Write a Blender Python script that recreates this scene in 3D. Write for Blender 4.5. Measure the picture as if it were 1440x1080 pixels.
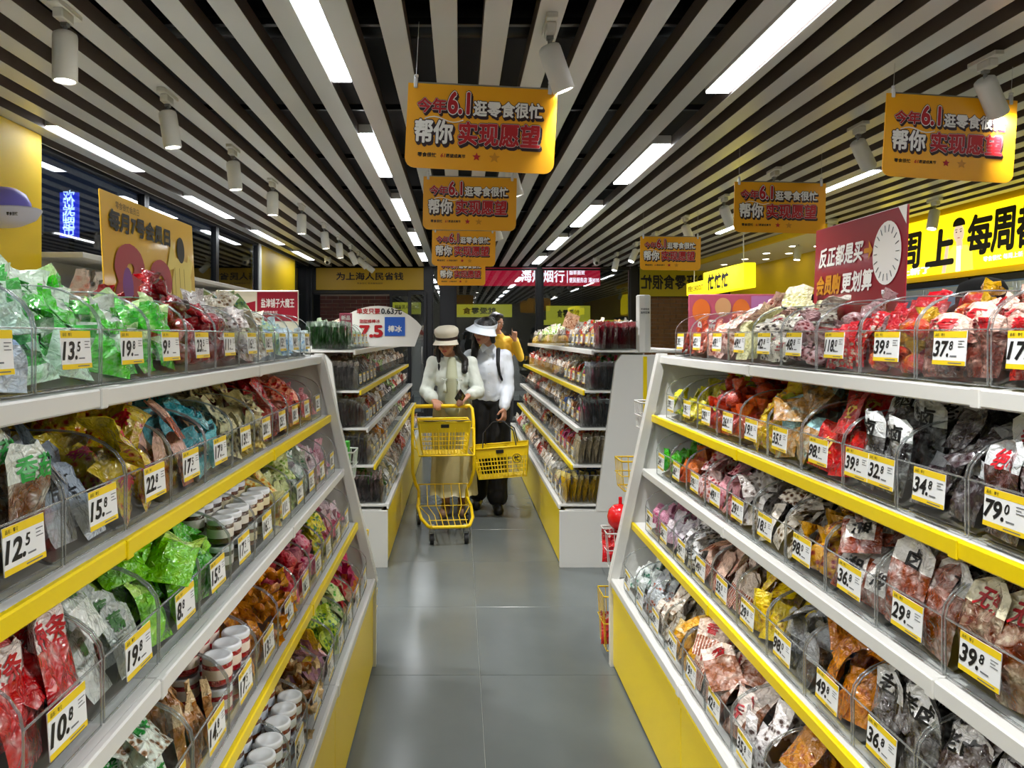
import bpy, bmesh, math, random
from mathutils import Vector, Matrix, noise
PI = math.pi
S = bpy.context.scene
C = S.collection
for _o in list(bpy.data.objects):
    bpy.data.objects.remove(_o)

# ------------------------------------------------------------------ camera, world, exposure
CAMZ = 1.45
cam = bpy.data.cameras.new('camera')
cam.sensor_width = 36.0
cam.lens = 36.0 * 1050 / 1440
cam.shift_x = 74 / 1440
cam.shift_y = -68 / 1440
cam.clip_start = 0.02
cam.clip_end = 80
camo = bpy.data.objects.new('camera', cam)
camo.location = (0, 0, CAMZ)
camo.rotation_euler = (PI / 2, 0, 0)
C.objects.link(camo)
S.camera = camo
S.view_settings.view_transform = 'Standard'
S.view_settings.look = 'None'
S.view_settings.gamma = 1
S.view_settings.use_curve_mapping = False
S.view_settings.exposure = 0.95
S.cycles.transparent_max_bounces = 20
S.cycles.max_bounces = 6
S.cycles.diffuse_bounces = 3
S.cycles.glossy_bounces = 3
S.cycles.sample_clamp_indirect = 4
S.cycles.caustics_reflective = False
S.cycles.caustics_refractive = False
w = bpy.data.worlds.new('night'); S.world = w; w.use_nodes = True
w.node_tree.nodes['Background'].inputs[0].default_value = (0.02, 0.03, 0.06, 1)
w.node_tree.nodes['Background'].inputs[1].default_value = 0.35
STRIP_W = 9.0      # emission of the ceiling strips
SPOT_W = 62.0       # watts of each track spot

# ------------------------------------------------------------------ colours and materials
def lin(h):
    h = h.lstrip('#')
    r = []
    for i in (0, 2, 4):
        c = int(h[i:i + 2], 16) / 255
        r.append(c / 12.92 if c <= 0.04045 else ((c + 0.055) / 1.055) ** 2.4)
    return (r[0], r[1], r[2], 1)

MATS = {}
def mat(name, col, rough=0.5, metal=0.0, spec=0.5, coat=0.0, emit=0.0, bump=0.0, bscale=40.0, var=0.0, vscale=6.0, trans=0.0, sheen=0.0, alpha=1.0):
    if name in MATS: return MATS[name]
    m = bpy.data.materials.new(name); m.use_nodes = True
    nt = m.node_tree; N = nt.nodes; L = nt.links
    b = N['Principled BSDF']
    c = lin(col) if isinstance(col, str) else col
    b.inputs['Base Color'].default_value = c
    b.inputs['Roughness'].default_value = rough
    b.inputs['Metallic'].default_value = metal
    b.inputs['Specular IOR Level'].default_value = spec
    b.inputs['Coat Weight'].default_value = coat
    b.inputs['Coat Roughness'].default_value = 0.08
    b.inputs['Transmission Weight'].default_value = trans
    if emit:
        b.inputs['Emission Color'].default_value = c
        b.inputs['Emission Strength'].default_value = emit
    if bump or var:
        tc = N.new('ShaderNodeTexCoord')
    if bump:
        n = N.new('ShaderNodeTexNoise'); n.inputs['Scale'].default_value = bscale; n.inputs['Detail'].default_value = 3
        L.new(tc.outputs['Object'], n.inputs['Vector'])
        bp = N.new('ShaderNodeBump'); bp.inputs['Strength'].default_value = bump; bp.inputs['Distance'].default_value = 0.01
        L.new(n.outputs[0], bp.inputs['Height']); L.new(bp.outputs[0], b.inputs['Normal'])
    if var:
        n2 = N.new('ShaderNodeTexNoise'); n2.inputs['Scale'].default_value = vscale; n2.inputs['Detail'].default_value = 4
        L.new(tc.outputs['Object'], n2.inputs['Vector'])
        r = N.new('ShaderNodeValToRGB')
        r.color_ramp.elements[0].position = 0.3; r.color_ramp.elements[1].position = 0.7
        r.color_ramp.elements[0].color = (c[0] * (1 - var), c[1] * (1 - var), c[2] * (1 - var), 1)
        r.color_ramp.elements[1].color = (min(1, c[0] * (1 + var)), min(1, c[1] * (1 + var)), min(1, c[2] * (1 + var)), 1)
        L.new(n2.outputs[0], r.inputs[0]); L.new(r.outputs[0], b.inputs['Base Color'])
    MATS[name] = m
    return m

def clear_mat(name, tint=(0.93, 0.95, 0.95), gloss=0.12, rough=0.05, body=0.0, bodycol=(0.8, 0.82, 0.82)):
    """thin clear plastic: see-through with a fresnel gloss"""
    if name in MATS: return MATS[name]
    m = bpy.data.materials.new(name); m.use_nodes = True
    nt = m.node_tree; N = nt.nodes; L = nt.links
    N.remove(N['Principled BSDF'])
    out = N['Material Output']
    tr = N.new('ShaderNodeBsdfTransparent'); tr.inputs[0].default_value = (*tint, 1)
    gl = N.new('ShaderNodeBsdfGlossy'); gl.inputs['Roughness'].default_value = rough
    lw = N.new('ShaderNodeLayerWeight'); lw.inputs['Blend'].default_value = 0.5
    pw = N.new('ShaderNodeMath'); pw.operation = 'POWER'; pw.inputs[1].default_value = 4.0
    mx = N.new('ShaderNodeMixShader')
    ad = N.new('ShaderNodeMath'); ad.operation = 'MULTIPLY_ADD'; ad.inputs[1].default_value = 0.6; ad.inputs[2].default_value = gloss * 0.3
    L.new(lw.outputs['Facing'], pw.inputs[0]); L.new(pw.outputs[0], ad.inputs[0]); L.new(ad.outputs[0], mx.inputs[0])
    L.new(tr.outputs[0], mx.inputs[1]); L.new(gl.outputs[0], mx.inputs[2])
    last = mx
    if body:
        df = N.new('ShaderNodeBsdfDiffuse'); df.inputs[0].default_value = (*bodycol, 1)
        m2 = N.new('ShaderNodeMixShader'); m2.inputs[0].default_value = body
        L.new(mx.outputs[0], m2.inputs[1]); L.new(df.outputs[0], m2.inputs[2]); last = m2
    L.new(last.outputs[0], out.inputs[0])
    MATS[name] = m
    return m

def pack_mat(c0, c1, mode='spots', scale=42.0, rough=0.22, thr=0.5):
    """printed or filled plastic film: two colours in a procedural pattern under a glossy coat, each packet a little different"""
    name = 'film_%s_%s_%s' % (c0.strip('#'), c1.strip('#'), mode)
    if name in MATS: return MATS[name]
    m = bpy.data.materials.new(name); m.use_nodes = True
    nt = m.node_tree; N = nt.nodes; L = nt.links
    b = N['Principled BSDF']
    b.inputs['Roughness'].default_value = rough
    b.inputs['Coat Weight'].default_value = 1.0
    b.inputs['Coat Roughness'].default_value = 0.1
    tc = N.new('ShaderNodeTexCoord'); oi = N.new('ShaderNodeObjectInfo')
    ofs = N.new('ShaderNodeVectorMath'); ofs.operation = 'ADD'
    cmb = N.new('ShaderNodeCombineXYZ')
    mu = N.new('ShaderNodeMath'); mu.operation = 'MULTIPLY'; mu.inputs[1].default_value = 7.3
    L.new(oi.outputs['Random'], mu.inputs[0]); L.new(mu.outputs[0], cmb.inputs[0]); L.new(mu.outputs[0], cmb.inputs[2])
    L.new(tc.outputs['Object'], ofs.inputs[0]); L.new(cmb.outputs[0], ofs.inputs[1])
    if mode == 'spots':
        t = N.new('ShaderNodeTexVoronoi'); t.inputs['Scale'].default_value = scale * 1.6; src = t.outputs['Distance']; lo, hi = 0.3, 0.42
    elif mode == 'stripes':
        t = N.new('ShaderNodeTexWave'); t.inputs['Scale'].default_value = scale * 0.9; t.inputs['Distortion'].default_value = 2.5; src = t.outputs['Fac']; lo, hi = 0.5, 0.6
    else:
        t = N.new('ShaderNodeTexNoise'); t.inputs['Scale'].default_value = scale; t.inputs['Detail'].default_value = 2.5; src = t.outputs[0]; lo, hi = 0.47, 0.56
    L.new(ofs.outputs[0], t.inputs['Vector'])
    r = N.new('ShaderNodeValToRGB'); r.color_ramp.elements[0].position = lo; r.color_ramp.elements[1].position = hi
    r.color_ramp.elements[0].color = lin(c0); r.color_ramp.elements[1].color = lin(c1)
    if mode == 'spots':
        a0, a1 = lin(c0), lin(c1)
        r.color_ramp.elements[0].position = 0.12; r.color_ramp.elements[0].color = tuple(v * .6 for v in a0[:3]) + (1,)
        e = r.color_ramp.elements.new(0.30); e.color = a0
        e = r.color_ramp.elements.new(0.40); e.color = tuple(v * .5 + q * .5 for v, q in zip(a0, a1))
        r.color_ramp.elements[-1].position = 0.62; r.color_ramp.elements[-1].color = a1
    else:
        a0, a1 = lin(c0), lin(c1)
        r.color_ramp.elements[1].position = 0.80; r.color_ramp.elements[1].color = a1
        r.color_ramp.elements[0].position = 0.30; r.color_ramp.elements[0].color = tuple(v * .55 for v in a0[:3]) + (1,)
        e = r.color_ramp.elements.new(0.42); e.color = a0
        e = r.color_ramp.elements.new(0.60); e.color = tuple(v * .75 + q * .25 for v, q in zip(a0, a1))
    L.new(src, r.inputs[0])
    hs = N.new('ShaderNodeHueSaturation')
    mr = N.new('ShaderNodeMapRange'); mr.inputs[3].default_value = 0.78; mr.inputs[4].default_value = 1.15
    L.new(oi.outputs['Random'], mr.inputs[0]); L.new(mr.outputs[0], hs.inputs['Value']); L.new(r.outputs[0], hs.inputs['Color'])
    hs.inputs['Saturation'].default_value = 1.22
    L.new(hs.outputs[0], b.inputs['Base Color'])
    n = N.new('ShaderNodeTexNoise'); n.inputs['Scale'].default_value = 70; n.inputs['Detail'].default_value = 2; n.inputs['Distortion'].default_value = 1.0
    L.new(ofs.outputs[0], n.inputs['Vector'])
    bp = N.new('ShaderNodeBump'); bp.inputs['Strength'].default_value = 0.9; bp.inputs['Distance'].default_value = 0.008
    L.new(n.outputs[0], bp.inputs['Height']); L.new(bp.outputs[0], b.inputs['Normal']); L.new(bp.outputs[0], b.inputs['Coat Normal'])
    MATS[name] = m
    return m

# ------------------------------------------------------------------ mesh building
class MB:
    def __init__(s): s.v = []; s.f = []; s.m = []; s.sm = []
    def add(s, vs, fs, mi=0, smooth=False, M=None):
        o = len(s.v)
        if M is not None: vs = [M @ Vector(p) for p in vs]
        s.v.extend(tuple(p) for p in vs)
        for k, f in enumerate(fs):
            s.f.append([i + o for i in f]); s.m.append(mi if isinstance(mi, int) else mi[k]); s.sm.append(smooth)
        return s
    def box(s, x0, x1, y0, y1, z0, z1, mi=0, M=None):
        vs = [(x, y, z) for x in (x0, x1) for y in (y0, y1) for z in (z0, z1)]
        fs = [(0, 1, 3, 2), (4, 6, 7, 5), (0, 4, 5, 1), (2, 3, 7, 6), (0, 2, 6, 4), (1, 5, 7, 3)]
        return s.add(vs, fs, mi, False, M)
    def rbox(s, x0, x1, y0, y1, z0, z1, b=0.003, mi=0, M=None):
        if x0 > x1: x0, x1 = x1, x0
        if y0 > y1: y0, y1 = y1, y0
        if z0 > z1: z0, z1 = z1, z0
        b = min(b, (x1 - x0) * .45, (y1 - y0) * .45, (z1 - z0) * .45)
        P = []; idx = {}
        for i, x in enumerate((x0, x1)):
            for j, y in enumerate((y0, y1)):
                for k, z in enumerate((z0, z1)):
                    sx = b if i == 0 else -b; sy = b if j == 0 else -b; sz = b if k == 0 else -b
                    idx[i, j, k, 0] = len(P); P.append((x, y + sy, z + sz))
                    idx[i, j, k, 1] = len(P); P.append((x + sx, y, z + sz))
                    idx[i, j, k, 2] = len(P); P.append((x + sx, y + sy, z))
        F = []
        for i in (0, 1):
            q = [idx[i, 0, 0, 0], idx[i, 1, 0, 0], idx[i, 1, 1, 0], idx[i, 0, 1, 0]]; F.append(q if i else q[::-1])
            q = [idx[0, i, 0, 1], idx[1, i, 0, 1], idx[1, i, 1, 1], idx[0, i, 1, 1]]; F.append(q[::-1] if i else q)
            q = [idx[0, 0, i, 2], idx[1, 0, i, 2], idx[1, 1, i, 2], idx[0, 1, i, 2]]; F.append(q if i else q[::-1])
        for a in (0, 1):
            for c in (0, 1):
                q = [idx[a, c, 0, 0], idx[a, c, 0, 1], idx[a, c, 1, 1], idx[a, c, 1, 0]]; F.append(q if a == c else q[::-1])
                q = [idx[a, 0, c, 0], idx[a, 0, c, 2], idx[a, 1, c, 2], idx[a, 1, c, 0]]; F.append(q if a != c else q[::-1])
                q = [idx[0, a, c, 1], idx[0, a, c, 2], idx[1, a, c, 2], idx[1, a, c, 1]]; F.append(q if a == c else q[::-1])
        for i in (0, 1):
            for j in (0, 1):
                for k in (0, 1):
                    q = [idx[i, j, k, 0], idx[i, j, k, 1], idx[i, j, k, 2]]; F.append(q if (i + j + k) % 2 == 0 else q[::-1])
        return s.add(P, F, mi, False, M)
    def cyl(s, p0, p1, r0, r1=None, n=12, mi=0, caps=True, smooth=True, M=None):
        r1 = r0 if r1 is None else r1
        p0 = Vector(p0); p1 = Vector(p1); d = (p1 - p0).normalized()
        a = d.orthogonal().normalized(); b = d.cross(a)
        vs = []
        for p, r in ((p0, r0), (p1, r1)):
            for k in range(n):
                t = 2 * PI * k / n; vs.append(p + a * (r * math.cos(t)) + b * (r * math.sin(t)))
        s.add(vs, [(k, (k + 1) % n, n + (k + 1) % n, n + k) for k in range(n)], mi, smooth, M)
        if caps:
            s.add(vs[:n], [tuple(range(n))[::-1]], mi, False, M); s.add(vs[n:], [tuple(range(n))], mi, False, M)
        return s
    def tube(s, pts, r, n=6, mi=0, closed=False, M=None, flat=None):
        P = [Vector(p) for p in pts]; m = len(P); vs = []; up = None
        for i in range(m):
            a = P[i - 1] if (i > 0 or closed) else P[i]; c = P[(i + 1) % m] if (i < m - 1 or closed) else P[i]
            t = (c - a).normalized()
            if up is None or abs(up.dot(t)) > .98:
                up = t.orthogonal().normalized()
            x = (up - t * up.dot(t)).normalized(); up = x; y = t.cross(x)
            rr = r[i] if isinstance(r, (list, tuple)) else r
            for k in range(n):
                g = 2 * PI * k / n; vs.append(P[i] + x * (rr * math.cos(g)) + y * (rr * math.sin(g)))
        fs = []
        for i in range(m if closed else m - 1):
            j = (i + 1) % m
            for k in range(n): fs.append((i * n + k, i * n + (k + 1) % n, j * n + (k + 1) % n, j * n + k))
        s.add(vs, fs, mi, True, M)
        if not closed:
            s.add(vs[:n], [tuple(range(n))[::-1]], mi, False, M); s.add(vs[-n:], [tuple(range(n))], mi, False, M)
        return s
    def lathe(s, prof, n=16, mi=0, M=None, smooth=True, wave=None, sx=1.0, sy=1.0):
        vs = []; fs = []; ms = []
        for i, p in enumerate(prof):
            for k in range(n):
                t = 2 * PI * k / n; q = p[0] * (1 if wave is None else 1 + wave(i, t))
                vs.append((q * math.cos(t) * sx, q * math.sin(t) * sy, p[1]))
        for i in range(len(prof) - 1):
            for k in range(n):
                fs.append((i * n + k, i * n + (k + 1) % n, (i + 1) * n + (k + 1) % n, (i + 1) * n + k))
                ms.append(prof[i][2] if len(prof[i]) > 2 else mi)
        return s.add(vs, fs, ms, smooth, M)
    def prism(s, poly, y0, y1, mi=0, M=None):
        """poly in x,z extruded along y; counter-clockwise seen from -y"""
        n = len(poly)
        vs = [(p[0], y0, p[1]) for p in poly] + [(p[0], y1, p[1]) for p in poly]
        fs = [tuple(range(n)), tuple(range(n, 2 * n))[::-1]] + [(i, i + n, (i + 1) % n + n, (i + 1) % n) for i in range(n)]
        return s.add(vs, fs, mi, False, M)
    def data(s, name, mats):
        me = bpy.data.meshes.new(name)
        me.from_pydata(s.v, [], s.f)
        for m in (mats if isinstance(mats, (list, tuple)) else [mats]): me.materials.append(m)
        me.polygons.foreach_set('material_index', s.m)
        me.polygons.foreach_set('use_smooth', s.sm)
        me.update()
        return me
    def build(s, name, mats, parent=None, loc=None, rotz=0.0):
        return link(name, s.data(name, mats), parent, loc, rotz)

def link(name, data, parent=None, loc=None, rotz=0.0):
    o = bpy.data.objects.new(name, data)
    C.objects.link(o)
    if parent is not None: o.parent = parent
    if loc is not None: o.location = loc
    if rotz: o.rotation_euler = (0, 0, rotz)
    return o

def empty(name, loc=(0, 0, 0), rotz=0.0):
    return link(name, None, None, loc, rotz)

def tag(o, label=None, cat=None, group=None, kind=None):
    if label: o['label'] = label
    if cat: o['category'] = cat
    if group: o['group'] = group
    if kind: o['kind'] = kind
    return o

def copy_tree(o, parent=None):
    c = o.copy(); C.objects.link(c)
    if parent is not None: c.parent = parent
    for ch in o.children: copy_tree(ch, c)
    return c

# ------------------------------------------------------------------ lettering: glyph outlines as flat meshes, x right, z up, facing -y
_T = {}
def glyphs(txt, offset=0.0, shear=0.0):
    key = (txt, offset, shear)
    if key in _T: return _T[key]
    cu = bpy.data.curves.new('lettering', 'FONT')
    cu.body = txt; cu.size = 1.0; cu.offset = offset; cu.shear = shear; cu.resolution_u = 2 if any(ord(c) > 255 for c in txt) else 4
    o = bpy.data.objects.new('lettering', cu); C.objects.link(o)
    dg = bpy.context.evaluated_depsgraph_get()
    me = bpy.data.meshes.new_from_object(o.evaluated_get(dg))
    vs = [(v.co.x, 0.0, v.co.y) for v in me.vertices]
    fs = [tuple(p.vertices) for p in me.polygons]
    bpy.data.objects.remove(o); bpy.data.curves.remove(cu); bpy.data.meshes.remove(me)
    if not vs: vs = [(0, 0, 0), (0.5, 0, 0), (0.5, 0, 0.5)]; fs = [(0, 1, 2)]
    _T[key] = (vs, fs)
    return _T[key]

def write(mb, txt, cx, cz, width, height, y=0.0, mi=0, off=0.0, shear=0.0, align='c', mirror=False, fn=None):
    """put TXT into MB, fitted to width x height (either may be None), centred on cx, cz"""
    bv, _ = glyphs(txt, 0.0, shear)
    dil = off if (any(ord(c) > 255 for c in txt) and off > 0.012) or off > 0.031 else 0
    vs, fs = glyphs(txt, 0.0 if dil else off, shear)
    x0 = min(v[0] for v in bv); x1 = max(v[0] for v in bv); z0 = min(v[2] for v in bv); z1 = max(v[2] for v in bv)
    sz = height / (z1 - z0) if height else None
    sx = width / (x1 - x0) if width else sz
    if sz is None: sz = sx
    mx = (x0 + x1) / 2; mz = (z0 + z1) / 2
    if align == 'l': mx = x0
    if align == 'r': mx = x1
    k = -1 if mirror else 1
    if dil:   # heavy strokes: the outline stamped round a small circle
        n = len(vs); cp = [(0.0, 0.0)] + [(dil * math.cos(a * PI / 4), dil * math.sin(a * PI / 4)) for a in range(8)]
        if dil < 0.032: cp = cp[1::2] + [cp[0]]
        vs = [(v[0] + c[0], -0.00006 * q, v[2] + c[1]) for q, c in enumerate(cp) for v in vs]
        fs = [tuple(i + n * q for i in f) for q in range(len(cp)) for f in fs]
    out = [(cx + k * (v[0] - mx) * sx, y + v[1], cz + (v[2] - mz) * sz) for v in vs]
    if fn: out = [fn(*p) for p in out]
    # keep the faces turned to -y
    a, b2, c = (Vector(out[i]) for i in fs[0][:3])
    if (b2 - a).cross(c - a).y > 0: fs = [f[::-1] for f in fs]
    mb.add(out, fs, mi)
    return mb
# ------------------------------------------------------------------ shared materials
M_white = mat('white painted metal', '#dcdcd8', 0.35, bump=0.02)
M_yel = mat('yellow painted metal', '#efd200', 0.32)
M_yelwall = mat('yellow wall paint', '#e8c208', 0.5, var=0.04, vscale=1.5)
M_black = mat('black paint', '#0a0a0b', 0.6)
M_dark = mat('dark aluminium', '#14161b', 0.35, metal=0.3)
M_slat = mat('white baffle', '#c9cac9', 0.28, spec=0.5, var=0.03, vscale=2)
M_grey = mat('grey metal', '#8a8b8a', 0.4, metal=0.5)
M_led = mat('led diffuser', '#f6fbff', 0.4, emit=STRIP_W)
M_ledspot = mat('spot lens glow', '#fffaf0', 0.4, emit=22)
M_ink = mat('black ink', '#0b0a0c', 0.5)
M_inkr = mat('red ink', '#b3101c', 0.45)
M_inkw = mat('white ink', '#f4f2ee', 0.45)
M_inkn = mat('dark plum ink', '#2a0d16', 0.45)
M_sign = mat('yellow printed board', '#efa90c', 0.38)
M_glass = clear_mat('shop window glass', (0.80, 0.84, 0.86), gloss=0.35, rough=0.01)
M_string = mat('clear nylon line', '#c8c8c8', 0.3)

CEIL = 2.70; YB = 13.5; XL = -2.75; XR = 4.9; Y0 = -2.4

# ------------------------------------------------------------------ floor of large grey tiles
M_tile = mat('grey porcelain tile', '#626868', 0.2, spec=0.45, var=0.10, vscale=2.2, bump=0.03, bscale=9)
M_grout = mat('pale grout', '#a9aba6', 0.7)
fl = MB().box(XL - 0.6, XR + 1.2, Y0, 24.0, -0.12, -0.004).build('floor', [M_grout])
tag(fl, kind='structure')
TS = 0.8
tile_me = [MB().rbox(0.0011, TS - 0.0011, 0.0011, TS - 0.0011, -0.006, 0.0, 0.001).data('tile', [M_tile]) for _ in range(1)]
ix0 = -4
for i in range(-4, 7):
    for j in range(-3, 17):
        x = 0.088 + i * TS; y = 3.19 + (j - 4) * TS - TS
        if y < Y0 or x + TS > XR + 1.1: continue
        o = link('tile', tile_me[0], fl, (x, y, 0))
        if (i * 7 + j * 3) % 2: o.rotation_euler = (0, 0, PI); o.location = (x + TS, y + TS, 0)

# ------------------------------------------------------------------ ceiling: black void, carriers and white baffles
ce = MB().box(XL - 0.6, XR + 1.0, Y0, YB, 3.15, 3.22).build('ceiling', [M_black])
tag(ce, kind='structure')
PITCH = 0.208
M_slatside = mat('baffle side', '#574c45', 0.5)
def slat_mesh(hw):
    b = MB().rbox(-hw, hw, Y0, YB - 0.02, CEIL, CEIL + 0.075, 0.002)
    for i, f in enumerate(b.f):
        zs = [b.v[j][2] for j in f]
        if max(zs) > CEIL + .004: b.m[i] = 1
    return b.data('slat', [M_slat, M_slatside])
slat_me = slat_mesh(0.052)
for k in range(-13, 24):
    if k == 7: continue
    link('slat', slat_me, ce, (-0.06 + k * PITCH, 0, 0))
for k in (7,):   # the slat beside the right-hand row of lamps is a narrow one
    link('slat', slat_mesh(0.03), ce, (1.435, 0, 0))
car = MB().rbox(XL, XR, -0.015, 0.015, CEIL + 0.078, CEIL + 0.11, 0.002).data('carrier', [M_dark])
y = -1.6
while y < YB:
    link('carrier', car, ce, (0, y, 0))
    y += 1.2
duct = MB()
duct.cyl((-2.2, 3.6, 2.98), (4.6, 3.6, 2.98), 0.09, n=12); duct.cyl((0.9, Y0, 3.02), (0.9, YB, 3.02), 0.07, n=12)
duct.build('pipe', [M_dark], ce)

# ------------------------------------------------------------------ strip lights let into the gaps
def strip(x, y0, y1, lab, wd=0.1):
    r = empty('ceiling_light', (x, (y0 + y1) / 2, CEIL + 0.01)); h = (y1 - y0) / 2
    tag(r, lab, 'light', 'long strip lights between the ceiling slats')
    MB().rbox(-wd / 2, wd / 2, -h, h, 0.004, 0.06, 0.002).build('housing', [M_white], r)
    MB().rbox(-wd / 2 + 0.004, wd / 2 - 0.004, -h + 0.004, h - 0.004, -0.006, 0.004, 0.002).build('diffuser', [M_led], r)
ordn = ['nearest', 'second', 'third', 'fourth', 'fifth', 'sixth']
def rowlab(row, k): return '%s strip light in the row %s' % (ordn[k].capitalize() if 0 else ordn[k], row)
for k, (a, b) in enumerate(((2.4, 3.7), (4.66, 5.92), (6.9, 8.15), (9.15, 10.4), (11.4, 12.6))):
    strip(-0.58, a, b, rowlab('just left of the hanging signs over the aisle', k))
for k, (a, b) in enumerate(((2.6, 3.87), (4.92, 6.19), (7.25, 8.6), (9.6, 10.9), (11.9, 13.1))):
    strip(1.335, a, b, rowlab('right of the hanging signs over the aisle', k), 0.125)
for k, (a, b) in enumerate(((4.5, 5.72), (6.76, 8.0), (8.95, 10.3), (11.2, 12.4))):
    strip(-2.45, a, b, rowlab('along the dark left windows', k))
for k, (a, b) in enumerate(((5.7, 6.95), (8.0, 9.2), (10.3, 11.5))):
    strip(3.2, a, b, rowlab('over the far right aisle', k))
for x in (-0.58, 1.335):
    for a in (-2.1, 0.15): strip(x, a, a + 1.27, 'strip light above and behind the viewer', 0.1)
strip(3.2, 1.2, 2.5, 'strip light over the far right aisle beyond the frame')

# ------------------------------------------------------------------ track spots
M_lampw = mat('white lamp body', '#d9d9d4', 0.4)
def spot(x, y, tilt, yaw, lab, power=SPOT_W, track=True):
    r = empty('track_spotlight', (x, y, CEIL))
    tag(r, lab, 'spotlight', 'white cylinder spotlights on the ceiling')
    b = MB().rbox(-0.022, 0.022, -0.09, 0.09, -0.022, 0.0, 0.003); b.rbox(-0.02, 0.02, -0.055, 0.03, -0.06, -0.022, 0.004)
    b.build('track_adapter', [M_lampw], r)
    MB().cyl((0, 0.0, -0.06), (0, 0.0, -0.115), 0.009, n=8).rbox(-0.014, 0.014, -0.012, 0.012, -0.075, -0.06, 0.002).build('stem', [M_grey], r)
    R = Matrix.Translation((0, 0, -0.115)) @ Matrix.Rotation(yaw, 4, 'Z') @ Matrix.Rotation(tilt, 4, 'Y')
    h = MB().lathe([(0.004, 0.02), (0.03, 0.02), (0.042, 0.012), (0.045, 0.0), (0.045, -0.165), (0.042, -0.17), (0.036, -0.168), (0.033, -0.150)], 20, M=R)
    h.build('lamp_head', [M_lampw], r)
    l = MB().lathe([(0.0, -0.160), (0.02, -0.163), (0.037, -0.164), (0.037, -0.157), (0.0, -0.155)], 20, M=R)
    l.build('lens', [M_ledspot], r)
    if power > 0:
        ld = bpy.data.lights.new('spot_beam', 'SPOT'); ld.energy = power; ld.spot_size = math.radians(112); ld.spot_blend = 0.8
        ld.shadow_soft_size = 0.03; ld.color = (1.0, 0.99, 0.97)
        lo = link('spot_beam', ld, r)
        lo.matrix_local = R @ Matrix.Translation((0, 0, -0.18))
far = ['nearest', 'second nearest', 'third nearest', 'fourth nearest', 'fifth nearest', 'sixth nearest', 'seventh nearest', 'eighth nearest', 'ninth nearest', 'tenth nearest']
for k, (y, t) in enumerate(((2.84, 0.0), (3.84, -0.15), (4.95, -0.1), (6.0, 0.0), (7.1, 0.0), (8.3, -0.1), (9.3, -.1), (10.3, -.5), (11.1, -.8), (11.9, -.9))):
    spot(-1.5, y, t, 0.35, '%s white cylinder spotlight in the row above the left shelves' % far[k])
for k, (y, t) in enumerate(((3.35, -0.72), (4.42, -0.7), (5.6, -0.6), (6.66, -0.5), (7.8, -0.5), (9.0, .4), (10.0, .5), (11.2, 0.3))):
    spot(2.36, y, t, 0.5, '%s white cylinder spotlight in the row above the right shelves' % far[k])
for k, (y, t) in enumerate(((2.97, -0.38), (5.2, -0.3), (7.6, -0.3), (10.0, -0.3))):
    spot(0.36, y, t, 0.3, '%s white cylinder spotlight beside the central hanging signs' % far[k])
for k, (y, t) in enumerate(((6.85, 0.3), (9.6, 0.2))):
    spot(4.36, y, t, 0.5, '%s white cylinder spotlight in front of the long yellow wall sign' % far[k])
for x, y, t in ((-1.5, 1.75, -0.3), (-1.5, 0.6, -0.2), (2.36, 1.0, 0.6), (2.36, 2.2, 0.5), (0.36, 0.9, -0.5), (0.36, -0.6, 0.5)):
    spot(x, y, t, 0.3, 'white cylinder spotlight above the viewer')

# ------------------------------------------------------------------ walls
tag(MB().box(XL - 0.6, XR + 1.2, Y0 - 0.1, Y0, 0, 3.2).build('wall_front', [mat('plain wall', '#b9b4a6', .6)]), kind='structure')
wl = MB().box(XL - 0.12, XL, Y0, YB, 0, 0.95); wl.box(XL - 0.12, XL, Y0, YB, 2.74, 3.15); wl.box(XL - 0.12, XL, Y0, 3.4, 0.95, 2.74)
wl = tag(wl.build('wall_left', [M_dark]), kind='structure')
tag(MB().rbox(XL, -2.6, 3.0, 4.65, 0, CEIL - 0.002, 0.004).build('trim_1', [M_yelwall]), kind='structure')
MBp = MB().rbox(XL - 0.1, XL + 0.02, 10.2, 12.4, 0.0, CEIL - 0.002, 0.004); MBp.rbox(XL, XL + 0.05, 10.12, 10.2, 0, CEIL - 0.003, 0.004, 1)
tag(MBp.build('trim_2', [M_yelwall, M_white]), kind='structure')
def window(n, axis, fixed, a, b, z0, z1, fw=0.05, glass=True):
    """framed pane in the plane x=fixed (axis 'y') or y=fixed (axis 'x')"""
    f = MB(); g = MB()
    if axis == 'y':
        f.rbox(fixed - 0.04, fixed + 0.03, a, a + fw, z0, z1); f.rbox(fixed - 0.04, fixed + 0.03, b - fw, b, z0, z1)
        f.rbox(fixed - 0.04, fixed + 0.03, a + fw, b - fw, z0, z0 + fw); f.rbox(fixed - 0.04, fixed + 0.03, a + fw, b - fw, z1 - fw, z1)
        g.box(fixed - 0.008, fixed, a + fw, b - fw, z0 + fw, z1 - fw)
    else:
        f.rbox(a, a + fw, fixed - 0.04, fixed + 0.04, z0, z1); f.rbox(b - fw, b, fixed - 0.04, fixed + 0.04, z0, z1)
        f.rbox(a + fw, b - fw, fixed - 0.04, fixed + 0.04, z0, z0 + fw); f.rbox(a + fw, b - fw, fixed - 0.04, fixed + 0.04, z1 - fw, z1)
        g.box(a + fw, b - fw, fixed - 0.005, fixed + 0.005, z0 + fw, z1 - fw)
    o = tag(f.build('window_%d' % n, [M_dark]), kind='structure')
    g.build('pane', [M_glass], o)
    return o
window(1, 'y', XL, 4.66, 6.5, 0.95, 2.72); window(2, 'y', XL, 6.5, 8.4, 0.95, 2.72); window(3, 'y', XL, 8.4, 10.12, 0.95, 2.72)
window(10, 'y', XL, 12.4, YB, 0.95, 2.72)

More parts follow.
